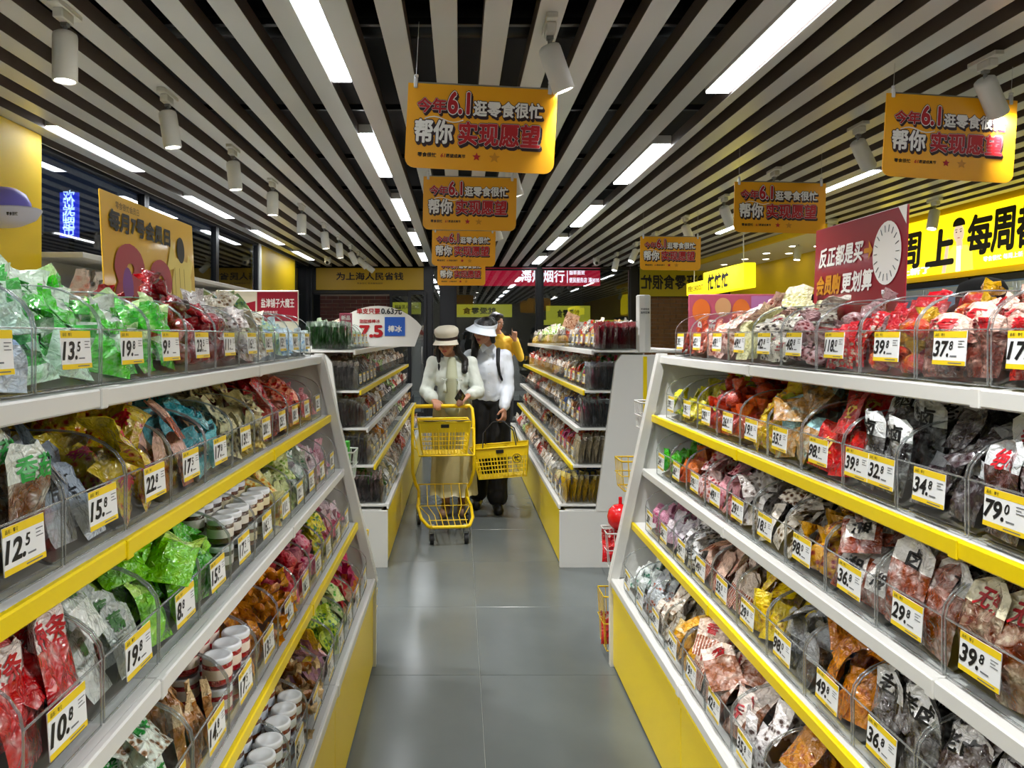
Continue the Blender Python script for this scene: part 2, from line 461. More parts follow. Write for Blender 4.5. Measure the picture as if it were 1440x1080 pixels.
# back wall, X from pixels at depth 13.5
def bx(px): return (px - 646) * YB / 1050
def bz(py): return CAMZ + (472 - py) * YB / 1050
wb = MB()
wb.rbox(bx(440), bx(598), YB, YB + 0.1, bz(413), bz(408)); wb.box(bx(440), bx(598), YB + 0.02, YB + 0.14, 2.2, 3.15)
wb.box(XL - .1, XR + .1, YB + 0.02, YB + 0.14, 2.68, 3.15)
wb.rbox(bx(596), bx(608), YB - 0.06, YB + 0.06, 0, 2.7); wb.rbox(bx(620), bx(640), YB - 0.05, YB + 0.07, 0, 2.7)
wb.rbox(bx(755), bx(762), YB - 0.05, YB + 0.05, 0, 2.7); wb.rbox(bx(886), bx(897), YB - 0.05, YB + 0.05, 0, 2.7)
wb.rbox(bx(640), bx(886), YB - 0.03, YB + 0.03, 0, 0.25)
wb.box(bx(985), XR + .6, YB, YB + 0.14, 0, 3.15, 1)
wb = tag(wb.build('wall_back', [M_dark, mat('dark partition', '#2a2a2c', .5)]), kind='structure')
# brick fields in the back wall, real bricks with recessed mortar
M_brick = mat('dark red brick', '#4a1c18', 0.7, var=0.25, vscale=9, bump=0.2)
M_brickt = mat('brown glazed brick', '#6e4a2c', 0.4, var=0.2, vscale=9)
M_mortar = mat('mortar', '#8a7f78', 0.85)
def bricks(name, x0, x1, z0, z1, m):
    mo = MB().box(x0, x1, YB + 0.03, YB + 0.08, z0, z1).build('mortar_bed', [M_mortar], wb)
    b = MB(); r = 0; z = z0
    while z < z1 - 0.02:
        x = x0 - (0.11 if r % 2 else 0)
        while x < x1:
            a = max(x, x0); c = min(x + 0.21, x1)
            if c - a > 0.03: b.box(a, c, YB + 0.012 + 0.004 * ((r * 5 + int(x * 9)) % 3), YB + 0.04, z, min(z + 0.058, z1))
            x += 0.22
        z += 0.068; r += 1
    o = b.build(name, [m], mo); tag(o, kind='stuff')
bricks('brickwork', bx(450), bx(548), 0.0, bz(414), M_brick)
bricks('brickwork', bx(900), bx(984), 0.0, bz(418), M_brickt)
window(4, 'x', YB, bx(548), bx(596), 0.0, bz(413)); window(5, 'x', YB, bx(608), bx(620), 0, 2.66, 0.02)
window(6, 'x', YB, bx(640), bx(755), 0.25, 2.66, 0.03); window(7, 'x', YB, bx(762), bx(886), 0.25, 2.66, 0.03)
window(8, 'x', YB, XL, bx(440), 0.2, 2.68, 0.06)
d = MB().rbox(bx(636), bx(640), YB - 0.9, YB - 0.86, 0, 2.25)
dr = MB().rbox(bx(574), bx(579), YB - 0.10, YB - 0.06, 0, 2.25); dr.rbox(bx(596), bx(600), YB - 0.10, YB - 0.06, 0, 2.25)
dr.rbox(bx(579), bx(596), YB - 0.10, YB - 0.06, 2.19, 2.25); dr.rbox(bx(579), bx(596), YB - 0.10, YB - 0.06, 0, 0.08)
dr.box(bx(579), bx(596), YB - 0.085, YB - 0.075, 0.08, 2.19, 1)
dr = tag(dr.build('door_1', [M_dark, M_glass]), kind='structure')
MB().tube([(bx(594), YB - 0.11, 0.95), (bx(594), YB - 0.15, 0.97), (bx(594), YB - 0.15, 1.23), (bx(594), YB - 0.11, 1.25)], 0.012, 8).build('handle', [M_grey], dr)

# right wall with the fridges let into it, dark window and soffit
wr = MB().box(XR, XR + 0.12, Y0, YB, 2.02, 3.15); wr.box(XR, XR + 0.12, 8.5, 10.25, 0, 2.02); wr.box(XR, XR + 0.12, 12.05, YB, 0, 2.02)
wr.box(XR, XR + 0.12, 10.25, 12.05, 0, 0.9); wr.box(XR, XR + 0.12, Y0, 3.2, 0, 2.02); wr.box(XR + 0.9, XR + 1.0, Y0, YB, 0, 2.02)
tag(wr.build('wall_right', [M_yelwall]), kind='structure')
w9 = window(9, 'y', XR + 0.01, 10.25, 12.05, 0.9, 2.27 - 0.25 + 0.0)
tag(MB().box(XR + 0.3, XR + 0.35, 10.0, 12.3, 0.5, 2.4).build('wall_beyond', [mat('deep blue night wall', '#0c1830', .5)]), kind='structure')
so = MB().rbox(3.93, 3.99, 8.3, YB, 2.62, 2.695, 0.002, 0); so.rbox(3.99, XR, 8.3, 8.36, 2.62, 2.695, 0.002, 0); so.box(3.99, XR, 8.36, YB, 2.62, 2.64, 1)
so = tag(so.build('trim_3', [M_yelwall, mat('white soffit', '#e6e0c8', .5)]), kind='structure')
for y in (9.75, 10.6, 11.4, 12.3):
    for x, sd in ((4.36, 'aisle side'), (4.68, 'wall side')):
        o = MB().lathe([(0.0, -0.002), (0.05, -0.002), (0.062, -0.006), (0.066, 0.0)], 18).lathe([(0.0, -0.0035), (0.048, -0.003)], 18, mi=1).build('downlight', [M_lampw, mat('downlight glow', '#fff6e0', .4, emit=9)])
        o.location = (x, y, 2.62)
        tag(o, '%s round recessed downlight in the white soffit, %s' % ({9.75: 'nearest', 10.6: 'second', 11.4: 'third', 12.3: 'farthest'}[y], sd), 'light', 'round downlights in the soffit')
# the corridor beyond the glass
tag(MB().box(-9, 11, 19.6, 19.7, 0, 3.4).build('wall_corridor', [mat('dim corridor wall', '#23261f', .6)]), kind='structure')
tag(MB().box(-9, 11, YB + 0.2, 19.6, 3.3, 3.36).build('ceiling_corridor', [mat('dim corridor ceiling', '#1c1d1f', .5)]), kind='structure')

def board(name, x0, x1, z0, z1, y, mats, lab, cat, letter=None, th=0.03, group=None, rot=0.0, round_=None):
    """a board facing -y; LETTER(mb, w, h) writes on it about its own centre"""
    cx = (x0 + x1) / 2; w = x1 - x0; h = z1 - z0
    r = empty(name, (cx, y, z0), rot); tag(r, lab, cat, group)
    p = MB()
    if round_:
        poly = [(-w / 2, h), (-w / 2, round_)]
        poly = [(-w / 2, h)] + [(-w / 2 + round_ * (1 - math.cos(t)), round_ * (1 - math.sin(t))) for t in (0, PI / 8, PI / 4, 3 * PI / 8, PI / 2)] + \
            [(w / 2 - round_ * (1 - math.cos(t)), round_ * (1 - math.sin(t))) for t in (PI / 2, 3 * PI / 8, PI / 4, PI / 8, 0)] + [(w / 2, h)]
        p.prism(poly, 0, th)
    else: p.rbox(-w / 2, w / 2, 0, th, 0, h, 0.004)
    p.build('panel', [mats[0]], r)
    if letter:
        q = MB(); letter(q, w, h)
        if q.v: q.build('lettering', mats, r)
    return r

for k_, (x_, y_) in enumerate(((-3.2, 15.6), (.6, 16.2), (3.4, 15.6), (-1.0, 18.0), (2.2, 18.2))):  # invented lamps, added to brighten the corridor beyond the glass
    r = empty('corridor_light', (x_, y_, 3.29)); tag(r, '%s strip light on the corridor ceiling beyond the back glass' % ('first', 'second', 'third', 'fourth', 'fifth')[k_], 'light', 'corridor strip lights')
    MB().rbox(-.06, .06, -.7, .7, -.03, .01, .003).build('housing', [M_white], r); MB().rbox(-.05, .05, -.68, .68, -.036, -.03, .002).build('diffuser', [M_led], r)
# yellow banner on the back wall
SM = [M_sign, M_ink, M_inkr, M_inkw, M_inkn, mat('gold ink', '#c8860a', .4)]
def L_back(q, w, h):
    write(q, '为上海人民省钱', 0, h * 0.62, w * 0.62, h * 0.34, -0.004, 1, 0.025)
    write(q, '零食很忙 零食量贩连锁', 0, h * 0.30, w * 0.24, h * 0.07, -0.004, 1)
board('wall_banner', bx(445), bx(596), bz(408), bz(377), YB - 0.04, [mat('golden banner', '#c8a20c', .4)] + SM[1:], 'wide golden banner with black lettering on the back wall above the brick', 'sign', L_back)
def L_rb(q, w, h):
    write(q, '就逛零食很忙', -w * 0.06, h * 0.5, w * 0.85, h * 0.5, -0.004, 1, 0.03, mirror=True)
board('wall_banner', bx(899), bx(1010), bz(417), bz(377), YB - 0.04, [mat('olive yellow banner', '#b3a30f', .4)] + SM[1:], 'olive yellow banner with mirrored black lettering on the back wall at right', 'sign', L_rb)
M_rs = mat('lit crimson sign', '#b31535', .4, emit=0.55); M_lw = mat('lit white lettering', '#eef4ff', .4, emit=1.1)
def L_red(q, w, h):
    write(q, '海烟烟行', w * 0.02, h * 0.5, w * 0.36, h * 0.62, -0.006, 1, 0.02)
    q.box(w * 0.222, w * 0.228, -0.006, -0.004, h * 0.15, h * 0.85, 1)
    write(q, '烟草商贸', w * 0.24, h * 0.70, w * 0.13, h * 0.26, -0.006, 1, 0.015, align='l')
    write(q, '便民服务店 浦0030', w * 0.24, h * 0.30, w * 0.25, h * 0.26, -0.006, 1, 0.015, align='l')
YS = 14.6
board('shop_sign', (676 - 646) * YS / 1050, (844 - 646) * YS / 1050, CAMZ + 70 * YS / 1050, CAMZ + 97 * YS / 1050, YS, [M_rs, M_lw], 'crimson lit shop sign with white lettering beyond the back glass', 'sign', L_red)
M_ly = mat('lit yellow fascia', '#9c9a2c', .4, emit=0.5)
def L_far(q, w, h): write(q, '就爱零食', 0, h * .5, w * .5, h * .5, -0.006, 1, 0.03, mirror=True)
for _r in [o for o in C.objects if o.name.startswith('shop_sign') and o.parent is None]:
    for _x in (-1.0, 1.0): MB().cyl((_x, .015, .3), (_x, .015, 1.1), .01, n=6).build('hanging_rod', [M_dark], _r)
YF = 19.56
for a, b, c, d2, nm in ((628, 720, 428, 446, 'left of the mullion'), (768, 830, 430, 452, 'right of the mullion')):
    board('shop_fascia', (a - 646) * YF / 1050, (b - 646) * YF / 1050, CAMZ + (472 - d2) * YF / 1050, CAMZ + (472 - c) * YF / 1050, YF, [M_ly, M_ink],
          'yellow green lit fascia of the far shop, %s' % nm, 'sign', L_far)
board('shop_fascia', (762 - 646) * YF / 1050, (884 - 646) * YF / 1050, CAMZ + 15 * YF / 1050, CAMZ + 22 * YF / 1050, YF, [M_ly, M_ink], 'low yellow counter front glowing in the far shop', 'sign')
def L_gr(q, w, h): write(q, '为上海人民省钱', 0, h * .6, w * .8, h * .34, -0.004, 1, 0.02, mirror=True)
board('shop_fascia', bx(549), bx(592), bz(441), bz(424), YB + 0.3, [M_ly, M_ink], 'small yellow green sign with mirrored lettering behind the door glass', 'sign', L_gr)
for _r in [o for o in C.objects if o.name == 'shop_fascia.003']:
    for _x in (-.2, .2): MB().cyl((_x, .015, .2), (_x, .015, 3.3 - _r.location.z), .008, n=6).build('hanging_rod', [M_dark], _r)
# blue column of lit characters out in the night
def L_bl(q, w, h):
    for k, c in enumerate('欢迎光临超市'): write(q, c, 0, h * (0.92 - k * 0.155), w * 0.62, None, -0.006, 1, 0.01)
r = board('street_sign', -5.3, -5.05, 2.75, 3.35, 9.9, [mat('blue lit panel', '#2334c8', .4, emit=0.8), mat('pale lit lettering', '#a9c4ff', .4, emit=1.6)], 'tall blue lit sign outside the dark left window', 'sign', L_bl)

MB().cyl((0, .06, -2.75), (0, .06, .5), .04, n=10).build('sign_pole', [M_dark], r)
# ------------------------------------------------------------------ hanging signs
def L_hang(q, w, h):
    def outl(t, cx, cz, ww, hh, fill, o1=0.055, o2=0.085):
        for e in (1, 2): write(q, t, cx + w * 0.005 * e, cz - h * 0.014 * e, ww, hh, -0.0010, 4, o2)
        write(q, t, cx, cz, ww, hh, -0.0019, 4, o2)
        if fill == 2:
            write(q, t, cx, cz, ww, hh, -0.0027, 3, o1)
        write(q, t, cx, cz, ww, hh, -0.0035, fill, 0.035)
    outl('今年', -w * 0.335, h * 0.745, w * 0.19, h * 0.17, 2)
    outl('6.1', -w * 0.155, h * 0.79, w * 0.14, h * 0.25, 2, 0.07, 0.10)
    outl('逛零食很忙', w * 0.175, h * 0.735, w * 0.46, h * 0.18, 3)
    outl('帮你', -w * 0.315, h * 0.435, w * 0.25, h * 0.27, 3)
    outl('实现愿望', w * 0.125, h * 0.43, w * 0.54, h * 0.27, 2, 0.05, 0.08)
    write(q, '零食很忙', -w * 0.415, h * 0.155, w * 0.125, None, -0.001, 1, 0.03, align='l')
    write(q, '61', -w * 0.26, h * 0.155, w * 0.03, None, -0.001, 2, 0.03, align='l', shear=.2)
    write(q, '愿望成真节', -w * 0.225, h * 0.155, w * 0.13, None, -0.001, 1, 0.03, align='l')
    q.tube([(-w * .38 + w * .26 * t, -0.002, h * (.585 + .03 * math.sin(t * 6.3))) for t in [i / 8 for i in range(9)]], h * 0.008, 4, 3)
    for cx, m, s in ((-0.02, 2, 0.03), (0.10, 5, 0.038)):
        st = []
        for k in range(10):
            a = PI / 2 + k * PI / 5; rr = s if k % 2 == 0 else s * 0.45
            st.append((w * cx + rr * w * math.cos(a), -0.002, h * 0.155 + rr * w * math.sin(a)))
        q.add(st + [(w * cx, -0.002, h * 0.155)], [(10, k, (k + 1) % 10) for k in range(10)], m)
HL = []
def hang(x0, x1, z0, z1, y, lab, rx=0.0, rz=0.0):
    r = board('hanging_sign', x0, x1, z0, z1, y, SM, lab, 'sign', None, 0.006, 'yellow promotion boards hung from the ceiling', rz, 0.04)
    if not HL:
        q = MB(); L_hang(q, 0.6, 0.335); HL.append(q.data('lettering', SM))
    link('lettering', HL[0], r, (0, 0, ((z1 - z0) - 0.335) / 2)).scale = (1, 1, 1)
    w = x1 - x0; h = z1 - z0
    for s in (-1, 1):
        MB().cyl((s * w * 0.45, 0.003, h), (s * w * 0.45, 0.003, CEIL - z0), 0.0012, n=5).build('hanging_line', [M_string], r)
        MB().rbox(s * w * .45 - .008, s * w * .45 + .008, -0.006, 0.012, h - 0.02, h + 0.022, .003).lathe([(0.0, 0.02), (0.009, 0.024), (0.009, 0.034), (0, .038)], 10, M=Matrix.Translation((s * w * .45, .003, h))).build('clip', [mat('clear clip', '#d8dadd', .15)], r)
    MB().cyl((-w * .46, 0.003, h + .004), (w * .46, 0.003, h + .004), 0.003, n=6).build('hanging_rail', [M_grey], r)
    if rx: r.rotation_euler = (0, rx, rz)
hang(-0.222, 0.378, 2.113, 2.452, 3.0, 'nearest yellow hanging board with red and white lettering over the centre aisle', 0.05)
hang(-0.237, 0.363, 2.128, 2.468, 4.8, 'second yellow hanging board with red and white lettering over the centre aisle', 0.02)
hang(-0.262, 0.338, 2.106, 2.44, 7.05, 'third yellow hanging board over the centre aisle, half hiding the last', 0.015)
hang(-0.275, 0.46 - .135, 2.078, 2.41, 9.35, 'farthest yellow hanging board over the centre aisle, top covered by another')
hang(1.935, 2.535, 2.165, 2.545, 3.42, 'large yellow hanging board over the right aisle near the top right corner', 0.06)
hang(1.80, 2.40, 2.125, 2.455, 4.9, 'middle yellow hanging board over the right aisle', 0.02)
hang(1.79, 2.39, 2.098, 2.43, 7.4, 'smallest and farthest yellow hanging board over the right aisle', 0.01)
# ------------------------------------------------------------------ display gondolas
ORD = ['lowest', 'fourth', 'third', 'second', 'top']
LIPC = ['w', 'y', 'w', 'y', 'w']
ZS = [0.39, 0.635, 0.87, 1.105, 1.36]
def gondola(side, fronts, centre, ya, yb, bay, lab, open_end):
    """side -1 left of the aisle, +1 right; fronts = distance of each shelf front from the aisle axis (lowest first)"""
    r = empty('display_gondola', (side * centre, (ya + yb) / 2, 0)); tag(r, lab, 'shelf unit', 'sloping snack display gondolas')
    ym = (ya + yb) / 2; D = [centre - f for f in fronts]      # local distance from spine, both ways
    n = round((yb - ya) / bay)
    lips = (M_white, M_yel)
    for li, (d, z) in enumerate(zip(D, ZS)):
        for k in range(n):
            a = ya + k * bay - ym + 0.0015; b = a + bay - 0.003
            m = MB()
            for s in (-1, 1):
                m.rbox(s * 0.006, s * d, a, b, z - 0.016, z - 0.002, 0.001, 0)
                m.rbox(s * (d - 0.001), s * (d + 0.013), a, b, z - 0.032, z, 0.003, 1)
                if k < n - 1 and not open_end: m.rbox(s * (d + .002), s * (d + 0.016), b - 0.012, b + 0.012, z - 0.034, z + 0.001, 0.002, 1)
            m.build('shelf', [M_white, lips[0] if LIPC[li] == 'w' else lips[1]], r)
    kick = MB().rbox(0, bay - 0.004, -0.006, 0.006, 0.012, 0.345, 0.002).rbox(0, bay - .004, -0.012, 0.004, 0.325, 0.347, 0.002).data('kick_panel', [M_yel])
    for s in (-1, 1):
        for k in range(n):
            y = ya + k * bay - ym + .002
            o = link('kick_panel', kick, r, (s * (D[0] - 0.004), y if s > 0 else y + bay - .004, 0))
            o.rotation_euler = (0, 0, PI / 2 * s)
    b = MB().rbox(-D[0] + .03, D[0] - .03, ya - ym + 0.01, yb - ym - .01, 0.0, 0.355, 0.003)
    b.build('plinth', [M_white], r)
    MB().rbox(-0.006, 0.006, ya - ym + .004, yb - ym - .004, 0.355, 1.34, 0.001).build('back_panel', [M_white], r)
    for e, y in ((-1, ya - ym), (1, yb - ym)):
        y0, y1 = (y - 0.03, y - 0.0005) if e < 0 else (y + 0.0005, y + 0.03)
        if open_end:
            p = [(-D[0] - .008, 0), (D[0] + .008, 0), (D[0] + .008, 0.352), (-D[0] - .008, 0.352)]
            MB().prism(p, y0, y1).build('plinth_end', [M_white], r)
            i0, i1 = D[0] - 0.22, D[4] - 0.14
            p = [(-i0, 0.352), (i0, 0.352), (i1 + .01, 1.28), (i1 - .03, 1.33), (-i1 + .03, 1.33), (-i1 - .01, 1.28)]
            MB().prism(p, y0 - .004, y1).build('end_panel', [M_white], r)
            MB().rbox(-.012, .012, y0 - .008, y0 - .0045, 0.3, 1.32, .001).build('stripe', [M_yel], r)
        else:
            p = [(-D[0] - .014, 0), (D[0] + .014, 0), (D[0] + .016, 0.40), (D[4] + .018, 1.365), (-D[4] - .018, 1.365), (-D[0] - .016, 0.40)]
            MB().prism(p, y0, y1).build('end_panel', [M_white], r)
            for s in (-1, 1):
                MB().prism([(s * (D[0] + .020), 0.37), (s * (D[0] - .02), 0.37), (s * (D[4] - .018), 1.372), (s * (D[4] + .020), 1.372)][::s], y0 - .012, y1 + .004).build('upright', [M_white], r)
    return r
F_NL = [0.380, 0.455, 0.515, 0.573, 0.617]
F_NR = [0.675, 0.765, 0.812, 0.852, 0.890]
F_BL = [0.457, 0.540, 0.586, 0.630, 0.667]
F_BR = [0.636, 0.716, 0.750, 0.790, 0.846]
gondola(-1, F_NL, 0.92, -0.73, 3.27, 1.0, 'near snack gondola with yellow kick panels on the side of the 88 poster', False)
gondola(1, F_NR, 1.20, -0.73, 3.27, 1.0, 'near snack gondola with yellow kick panels on the side of the crimson poster', False)
gondola(-1, F_BL, 0.98, 4.7, 9.1, 1.1, 'back snack gondola with open ends behind the shopping trolley, window side', True)
gondola(1, F_BR, 1.16, 4.7, 9.1, 1.1, 'back snack gondola with white end panel and the faceted white post on top', True)

# ------------------------------------------------------------------ acrylic bins
M_acr = clear_mat('clear acrylic', (0.95, 0.965, 0.965), gloss=0.14, rough=0.03)
M_rim = clear_mat('acrylic edge', (0.72, 0.76, 0.76), gloss=0.9, rough=0.08, body=0.10)
M_ris = mat('smoked false bottom', '#5c5850', 0.3)  # dark colour stands in for the darkness behind the clear bins
BW, BD, HF, HB = 0.2, 0.285, 0.10, 0.178
def bin_meshes(w=BW, d=BD, hf=HF, hb=HB):
    x = w / 2 - 0.0012
    arc = [(0.13 * (1 - math.cos(t)), hf + (hb - hf) * math.sin(t)) for t in [i * PI / 12 for i in range(7)]]
    prof = [(0, 0.002)] + arc + [(d, hb), (d, 0.002)]
    n = len(prof); b = MB()
    for s in (-1, 1):
        b.add([(s * x, p[0], p[1]) for p in prof], [tuple(range(n)) if s > 0 else tuple(range(n))[::-1]])
    b.add([(-x, 0, .002), (x, 0, .002), (x, 0, hf), (-x, 0, hf), (-x, d, .002), (x, d, .002), (x, d, hb), (-x, d, hb)],
          [(0, 1, 2, 3), (0, 4, 5, 1), (5, 4, 7, 6)])
    rm = MB()
    for s in (-1, 1):
        rm.tube([(s * x, p[0], p[1]) for p in arc + [(d, hb)]], 0.0019, 4)
        rm.tube([(s * x, 0, 0.003), (s * x, 0, hf)], 0.0017, 4)
    rm.tube([(-x, 0, hf), (x, 0, hf)], 0.0019, 4); rm.tube([(-x, 0, .003), (x, 0, .003)], 0.0017, 4)
    rs = MB().add([(-x + .003, .02, .005), (x - .003, .02, .005), (x - .003, d - .004, .10), (-x + .003, d - .004, .10), (x - .003, d - .004, .095), (-x + .003, d - .004, .095), (-x + .003, .02, .003), (x - .003, .02, .003)],
                  [(0, 1, 2, 3), (3, 2, 4, 5), (5, 4, 7, 6), (6, 7, 1, 0)])
    return b.data('bin_body', [M_acr]), rm.data('bin_rim', [M_rim]), rs.data('false_bottom', [M_ris])
BM = bin_meshes()
M_card = mat('white price card', '#eceeef', 0.35); M_cy = mat('yellow price card band', '#f0cf1c', 0.35); M_cg = mat('grey print', '#6c6f74', 0.5)
def tag_mesh(p):
    w, h = 0.094, 0.062
    q = MB().rbox(-w / 2, w / 2, 0, 0.0016, -h / 2, h / 2, 0.0004, 0)
    q.add([(-w / 2, -.0003, h * .31), (w / 2, -.0003, h * .31), (w / 2, -.0003, h / 2), (-w / 2, -.0003, h / 2), (-w / 2, -.0003, -h / 2), (w / 2, -.0003, -h / 2), (w / 2, -.0003, -h * .37), (-w / 2, -.0003, -h * .37)], [(0, 1, 2, 3), (4, 5, 6, 7)], 1)
    whole, dec = p.split('.')
    write(q, whole + '.', -w * .47, -h * .02, w * ((.2 if len(whole) < 3 else .155) * len(whole) + .06), h * .45, -.0007, 2, 0.03, 0.22, 'l')
    write(q, dec, -w * .47 + w * ((.2 if len(whole) < 3 else .155) * len(whole) + .08), h * .08, None, h * .25, -.0007, 2, 0.02, 0.2, 'l')
    write(q, '品名：零食', -w * .44, h * .40, w * .3, h * .09, -.0007, 2, 0.01, 0, 'l')
    for k in range(3): q.add([(w * .27, -.0007, h * (.2 - .08 * k)), (w * (.45 - .06 * (k % 2)), -.0007, h * (.2 - .08 * k)), (w * (.45 - .06 * (k % 2)), -.0007, h * (.225 - .08 * k)), (w * .27, -.0007, h * (.225 - .08 * k))], [(0, 1, 2, 3)], 3)
    q.add([(w * .05, -.0007, -h * .25), (w * .25, -.0007, -h * .25), (w * .25, -.0007, -h * .21), (w * .05, -.0007, -h * .21)], [(0, 1, 2, 3)], 3)
    q.add([(0, -.0007, -h * .45), (w * .4, -.0007, -h * .45), (w * .4, -.0007, -h * .42), (0, -.0007, -h * .42)], [(0, 1, 2, 3)], 3)
    return q.data('price_tag', [M_card, M_cy, M_ink, M_cg])
_TM = {}
import re
def nwords(p): return len(re.findall(r'[A-Za-z0-9]+', ' '.join(p)))
def fit(lab, extra=''):
    p = lab.split(', ')
    while nwords(p + [extra]) > 16 and len(p) > 2: p.pop()
    return ', '.join(p)
def place_bin(side, front, yc, z, price, lab, group, w=BW, riser=True):
    r = empty('acrylic_bin', (side * (front + 0.014), yc, z), -side * PI / 2)
    tag(r, fit(lab), 'bin', group)
    for nm, me in list(zip(('bin_body', 'bin_rim', 'false_bottom'), BM))[:3 if riser else 2]: link(nm, me, r)
    for i, p in enumerate(price.split('&')):
        if p not in _TM: _TM[p] = tag_mesh(p)
        t = link('price_tag', _TM[p], r, ((0.0 if '&' not in price else (-0.047 + i * .094)) + 0.012 * math.sin(yc * 37), -0.0065, 0.066))
        t.rotation_euler = (-0.07, 0, 0.03 * math.sin(yc * 91))
    return Matrix.Translation((side * (front + 0.014), yc, z)) @ Matrix.Rotation(-side * PI / 2, 4, 'Z')

# ------------------------------------------------------------------ packets
def pouch(mb, w, h, t, seed, band=0.78, rnd=0.0, patch=False, nx=6, nz=8, crimp=0.07, flare=1.0, txt=None):
    R = random.Random(seed); ph = [R.uniform(0, 6.28) for _ in range(6)]
    def width(z):
        v = 1.0 + 0.05 * math.sin(z * 5 + ph[0])
        if z > 1 - crimp * 1.5: v *= flare
        if rnd and z > 1 - rnd: v *= math.sqrt(max(0.02, 1 - ((z - 1 + rnd) / rnd) ** 2 * .75))
        if rnd and z < rnd * .5: v *= 0.9 + z / rnd * .2
        return v
    def T(x, z):
        zz = (z - crimp) / (1 - 2 * crimp)
        if zz <= 0 or zz >= 1: return t * 0.035
        v = (1 - abs(2 * x) ** 2.6) * (4 * zz * (1 - zz)) ** .5 * (1.15 - .35 * zz)
        v *= 1 + .3 * math.sin(13 * x + 9 * z + ph[1]) + .25 * math.sin(23 * z - 8 * x + ph[2])
        return max(t * .035, t * .5 * v)
    def bow(x, z): return t * .6 * math.sin(4 * z + ph[3]) * z + t * .5 * math.sin(6 * x + 3 * z + ph[4]) * z
    def pt(x, z, s):
        e = abs(2 * x) > .999
        return (x * w * width(z), bow(x, z) + (0 if e else s * T(x, z)), z * h + .02 * h * math.sin(9 * x + ph[5]) * (z > .9))
    F = {}; vs = []
    for s in (-1, 1):
        for j in range(nz + 1):
            for i in range(nx + 1):
                x = i / nx - .5; z = j / nz
                if s > 0 and i in (0, nx): F[s, i, j] = F[-1, i, j]; continue
                F[s, i, j] = len(vs); vs.append(pt(x, z, s))
    fs = []; ms = []
    for s in (-1, 1):
        for j in range(nz):
            for i in range(nx):
                q = (F[s, i, j], F[s, i + 1, j], F[s, i + 1, j + 1], F[s, i, j + 1])
                fs.append(q if s < 0 else q[::-1]); z = (j + .5) / nz; x = abs((i + .5) / nx - .5)
                m = 1 if z > band else 0
                if patch and .25 < z < .7 and x < .3: m = 1
                ms.append(m)
    for j in (0, nz):
        for i in range(nx): fs.append((F[-1, i, j], F[-1, i + 1, j], F[1, i + 1, j], F[1, i, j])); ms.append(0 if j == 0 else (1 if band < 1 else 0))
    mb.add(vs, fs, ms, False)
    if txt:
        tz = .5 if patch else (band + 1 - crimp) / 2 if band < .95 else .62
        hh = h * (.3 if patch else (1 - band) * .6)
        def fn(x, y, z):
            xx = max(-.49, min(.49, x / (w * width(z / h)))); return (x, bow(xx, z / h) - T(xx, z / h) - .0016 + y, z)
        write(mb, txt, 0, tz * h, w * (.62 if len(txt) > 1 else .4), hh, 0, 2, .03, fn=fn)
def twist(mb, L, r, seed, M=None):
    R = random.Random(seed); p = R.uniform(0, 6)
    prof = [(r * 1.25, -L * .5, 1), (r * .8, -L * .38, 1), (r * .2, -L * .27, 0), (r * .85, -L * .18, 0), (r, 0, 0), (r * .85, L * .18, 0), (r * .2, L * .27, 1), (r * .8, L * .38, 1), (r * 1.25, L * .5, 1)]
    MM = Matrix.Rotation(PI / 2, 4, 'Y')
    mb.lathe(prof, 9, M=(M or Matrix()) @ MM, wave=lambda i, t: .3 * math.sin(4 * t + p + i) if i in (0, 1, 7, 8) else 0, sy=.75)
def gather(mb, w, h, seed):
    R = random.Random(seed); p = R.uniform(0, 6); r = w / 2
    prof = [(.001, .0, 0), (r * .8, .004, 0), (r, h * .15, 0), (r * 1.02, h * .38, 0), (r * .7, h * .54, 0), (r * .22, h * .62, 1), (r * .25, h * .66, 1), (r * .75, h * .82, 1), (r * 1.05, h * .97, 1)]
    mb.lathe(prof, 12, wave=lambda i, t: (.10 if i < 5 else .33) * math.sin((3 if i < 5 else 5) * t + p + i * .6), sy=.72)
def jar(mb, r, h):
    mb.lathe([(.0, 0), (r * .9, 0), (r * .96, h * .05), (r, h * .12), (r, h * .72), (r * .9, h * .78), (r * .9, h * .8)], 16, 0)
    mb.lathe([(r * 1.0, h * .78), (r * 1.02, h * .82), (r * 1.02, h * .95), (r * .97, h), (r * .8, h), (r * .78, h * .985), (0, h * .985)], 16, 1)
    mb.lathe([(r * 1.004, h * .25), (r * 1.008, h * .26), (r * 1.008, h * .6), (r * 1.004, h * .61)], 16, 2)

